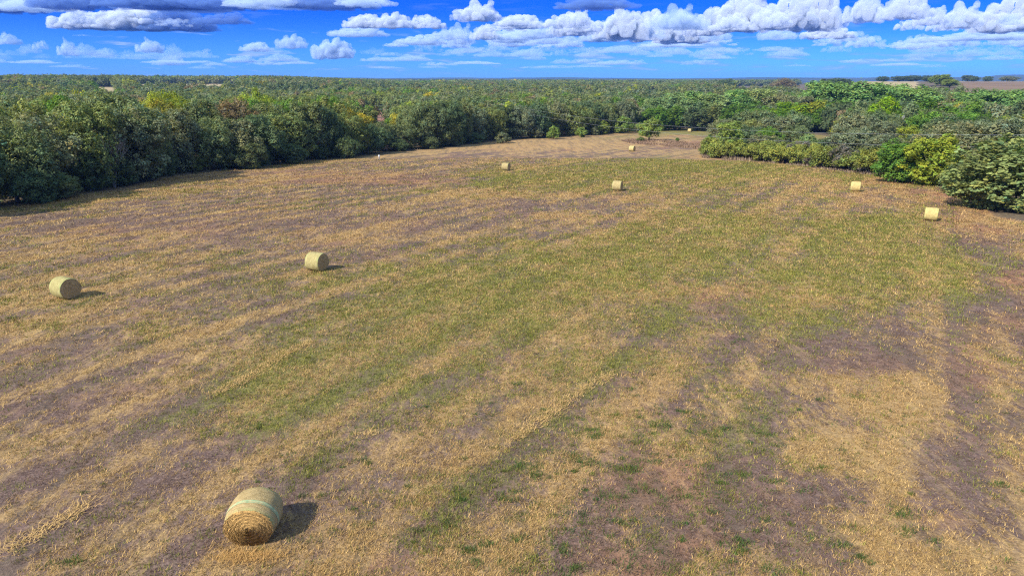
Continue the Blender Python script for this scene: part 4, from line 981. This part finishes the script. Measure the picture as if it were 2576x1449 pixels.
# nearest undersides across the top left, their shade put into the vapour colour
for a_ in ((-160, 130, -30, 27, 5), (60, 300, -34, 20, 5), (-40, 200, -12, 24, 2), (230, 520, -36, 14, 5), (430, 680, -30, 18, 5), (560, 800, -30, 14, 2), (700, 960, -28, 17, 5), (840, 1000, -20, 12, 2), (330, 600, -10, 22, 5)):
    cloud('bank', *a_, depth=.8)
cloud('tower', 110, 290, 14, 72, 1, 1, .5); cloud('bank', 200, 470, 14, 74, 1, 1, .5); cloud('bank', 330, 560, 18, 76, 5, 2, .5); cloud('bank', 250, 430, 40, 77, 5, 3, .5); cloud('bank', 480, 640, 30, 60, 5, 0, .5); cloud('puff', 150, 250, 18, 60, 1, 2, .4); cloud('bank', 150, 380, 30, 73, 1, 0, .35); cloud('puff', 385, 490, 45, 66, 2, 0)  # right part's shade is put into its vapour colour
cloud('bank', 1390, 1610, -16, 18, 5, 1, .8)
# left low row
for a_ in ((-20, 62, 84, 112, 2, 'bank'), (80, 135, 100, 126, 2, 'puff'), (140, 205, 95, 140, 2, 'tower'), (40, 110, 112, 135, 3, 'bank'), (170, 260, 110, 140, 3, 'bank'), (225, 300, 120, 145, 3, 'bank'), (335, 420, 94, 132, 2, 'tower'), (410, 470, 112, 148, 3, 'bank'), (300, 345, 124, 150, 3, 'puff'),
           (505, 535, 122, 136, 2, 'puff'), (600, 690, 105, 130, 2, 'bank'), (690, 780, 84, 122, 2, 'tower'), (780, 850, 105, 150, 2, 'tower'), (840, 890, 118, 148, 2, 'bank'), (560, 650, 138, 158, 3, 'bank'), (650, 760, 135, 155, 3, 'bank'), (380, 480, 140, 165, 3, 'bank'), (180, 240, 86, 92, 3, 'puff')):
    cloud(a_[5], a_[0], a_[1], a_[2], a_[3], a_[4])
# middle and right masses
for a_ in ((860, 975, 34, 70, 1, 'bank'), (930, 1045, 28, 70, 1, 'tower'), (820, 980, 62, 92, 2, 'bank'), (1020, 1125, 38, 72, 1, 'bank'), (1128, 1268, 2, 53, 1, 'tower'), (1250, 1375, 36, 72, 1, 'bank'), (1225, 1330, 60, 78, 1, 'puff'),
           (990, 1130, 84, 112, 2, 'bank'), (1110, 1200, 60, 112, 2, 'tower'), (1180, 1260, 60, 100, 1, 'bank'), (1240, 1330, 66, 108, 2, 'tower'), (1320, 1420, 78, 110, 2, 'bank'), (1370, 1500, 34, 90, 1, 'tower'), (1460, 1560, 52, 105, 2, 'bank'),
           (1480, 1640, 8, 98, 1, 'tower'), (1560, 1720, 28, 104, 1, 'bank'), (1640, 1790, 34, 108, 1, 'bank'), (1700, 1830, 40, 90, 1, 'tower'), (1750, 1960, -28, 80, 1, 'tower'), (1880, 2060, -15, 72, 1, 'bank'), (1790, 1900, 44, 78, 1, 'bank'), (1900, 2010, 66, 100, 2, 'tower'), (2010, 2150, 58, 98, 1, 'bank'),
           (1960, 2130, -30, 76, 1, 'bank'), (2110, 2230, -25, 56, 1, 'tower'), (2200, 2350, -20, 48, 1, 'bank'), (2245, 2345, 44, 76, 1, 'puff'), (2335, 2480, 8, 72, 1, 'tower'), (2420, 2640, -20, 80, 1, 'bank'), (2250, 2345, 86, 124, 2, 'tower'), (2330, 2600, 74, 100, 2, 'bank'), (1690, 1790, 84, 108, 2, 'puff'),
           (1395, 1470, 88, 118, 2, 'bank'), (780, 900, 92, 146, 2, 'tower')):
    cloud(a_[5], a_[0], a_[1], a_[2], a_[3], a_[4])
for i in range(26):
    Vb = rc.uniform(62, 116); U = rc.uniform(1380, 2600) if i % 4 else rc.uniform(960, 1500); w_ = rc.uniform(70, 150); h_ = rc.uniform(26, 60) * (1 if Vb < 95 else .8)
    if 2235 < U < 2330 and Vb < 80: continue
    cloud(rc.choice(['bank', 'tower', 'tower', 'puff']), U - w_ / 2, U + w_ / 2, Vb - h_, Vb, 1 if Vb < 88 and rc.random() < .6 else 2)
# far rows, lower towards the horizon; distance haze put in as thinner, bluer vapour
for (Vb, hgt, dens, u0, u1, prob, wd) in ((118, 26, 2, 960, 2600, .6, 120), (130, 24, 3, 960, 2600, .6, 110), (142, 20, 3, 900, 2600, .6, 110), (152, 14, 3, 900, 2600, .45, 110), (162, 11, 3, -40, 2620, .6, 120), (171, 8, 4, -40, 2620, .3, 140), (150, 22, 4, -40, 900, .5, 110), (138, 16, 4, -40, 900, .35, 100)):
    u = u0
    while u < u1:
        w_ = wd * rc.uniform(.45, 1.3)
        if rc.random() < prob: vb = Vb + rc.uniform(-4, 4); cloud(rc.choice(['bank', 'bank', 'tower', 'puff']), u, u + w_, vb - hgt * rc.uniform(.5, 1.25), vb, dens)
        u += w_ * rc.uniform(.6, 1.0)

# ------------------------------------------------------------------ air
def haze():
    m, nt, out = new_mat('haze'); nb = NB(nt); pv = nb.n('ShaderNodeVolumePrincipled'); pv.inputs['Color'].default_value = (.20, .42, 1.0, 1); pv.inputs['Density'].default_value = HAZE; pv.inputs['Anisotropy'].default_value = 0.0
    nb.l(pv.outputs[0], out.inputs['Volume'])
    o = link('haze', MB().box((0, 0, 38), (21000, 21000, 116)).mesh('haze'), m); tag(o, None, None, None, 'stuff')
HAZE = 8.5e-5
haze()

# ------------------------------------------------------------------ light
sun = bpy.data.lights.new('sun', 'SUN'); sun.energy = 2.7; sun.angle = R(.53); sun.color = (1.0, .93, .82)
so = bpy.data.objects.new('sun', sun); col.objects.link(so)
dv = Vector((math.sin(SUN_AZ) * math.cos(SUN_EL), math.cos(SUN_AZ) * math.cos(SUN_EL), -math.sin(SUN_EL))); so.rotation_euler = dv.to_track_quat('-Z', 'Y').to_euler(); so.location = (-60, -60, 80)
w = bpy.data.worlds.new('World'); scene.world = w; w.use_nodes = True; nt = w.node_tree; nt.nodes.clear(); nb = NB(nt)
sky = nb.n('ShaderNodeTexSky'); sky.sky_type = 'NISHITA'; sky.sun_disc = False; sky.sun_elevation = SUN_EL; sky.sun_rotation = math.pi + SUN_AZ; sky.altitude = 300; sky.air_density = 1.0; sky.dust_density = .2; sky.ozone_density = 3.0
tc = nb.n('ShaderNodeTexCoord'); sp = nb.n('ShaderNodeSeparateXYZ'); nb.l(tc.outputs['Generated'], sp.inputs[0])
el = sp.outputs[2]
low = nb.mix(nb.rng(el, 0.0, .10), (.045, .165, .50), (.0015, .064, .41))
gr = nb.mix(nb.rng(el, .10, .5), low, (1.30, 1.08, .80))
c = nb.mix(1.0, sky.outputs[0], gr, 'MULTIPLY')
# far thin cloud layers, soft rows low over the horizon
azm = nb.math('ARCTAN2', sp.outputs[0], sp.outputs[1]); cb = nb.n('ShaderNodeCombineXYZ'); nb.l(nb.math('MULTIPLY', azm, 13), cb.inputs[0]); nb.l(nb.math('MULTIPLY', el, 105), cb.inputs[1])
nz = nb.n('ShaderNodeTexNoise'); nz.inputs['Scale'].default_value = 1.0; nz.inputs['Detail'].default_value = 9; nz.inputs['Roughness'].default_value = .6; nz.inputs['Distortion'].default_value = .35; nb.l(cb.outputs[0], nz.inputs['Vector'])
cover_ = nb.math('MULTIPLY', nb.rng(nz.outputs[0], nb.rng(azm, -.45, .15, .56, .47), .66), nb.math('MULTIPLY', nb.rng(el, .001, .016, .15, .75), nb.rng(el, .035, .075, 1, .12)))
shade_ = nb.mix(nb.rng(nz.outputs[0], .5, .7), (.50, .95, 2.0), (1.15, 1.55, 2.3))
c = nb.mix(cover_, c, shade_)
under_glow = nb.mix(nb.rng(el, -.02, -.001), (.10, .28, .95), c)  # blue glow added below the horizon to light the cloud bases
bg = nb.n('ShaderNodeBackground'); nb.l(under_glow, bg.inputs[0]); bg.inputs[1].default_value = .145
out = nb.n('ShaderNodeOutputWorld'); nb.l(bg.outputs[0], out.inputs[0])

cam = bpy.data.cameras.new('camera'); co = bpy.data.objects.new('camera', cam); col.objects.link(co)
co.location = (0, 0, CAMZ); co.rotation_euler = (math.pi / 2 - PITCH, 0, 0); cam.sensor_width = 36; cam.lens = 36 * FOC / 2576; cam.clip_start = .5; cam.clip_end = 600000
scene.camera = co
vs = scene.view_settings; vs.view_transform = 'Standard'; vs.look = 'None'; vs.exposure = 1.50; vs.gamma = 1; vs.use_curve_mapping = False
cy = scene.cycles; cy.max_bounces = 6; cy.diffuse_bounces = 3; cy.transparent_max_bounces = 96; cy.volume_bounces = 4; cy.use_denoising = False; cy.denoiser = 'OPENIMAGEDENOISE'; cy.denoising_input_passes = 'RGB_ALBEDO_NORMAL'; cy.filter_width = 1.2
cy.sample_clamp_indirect = 4
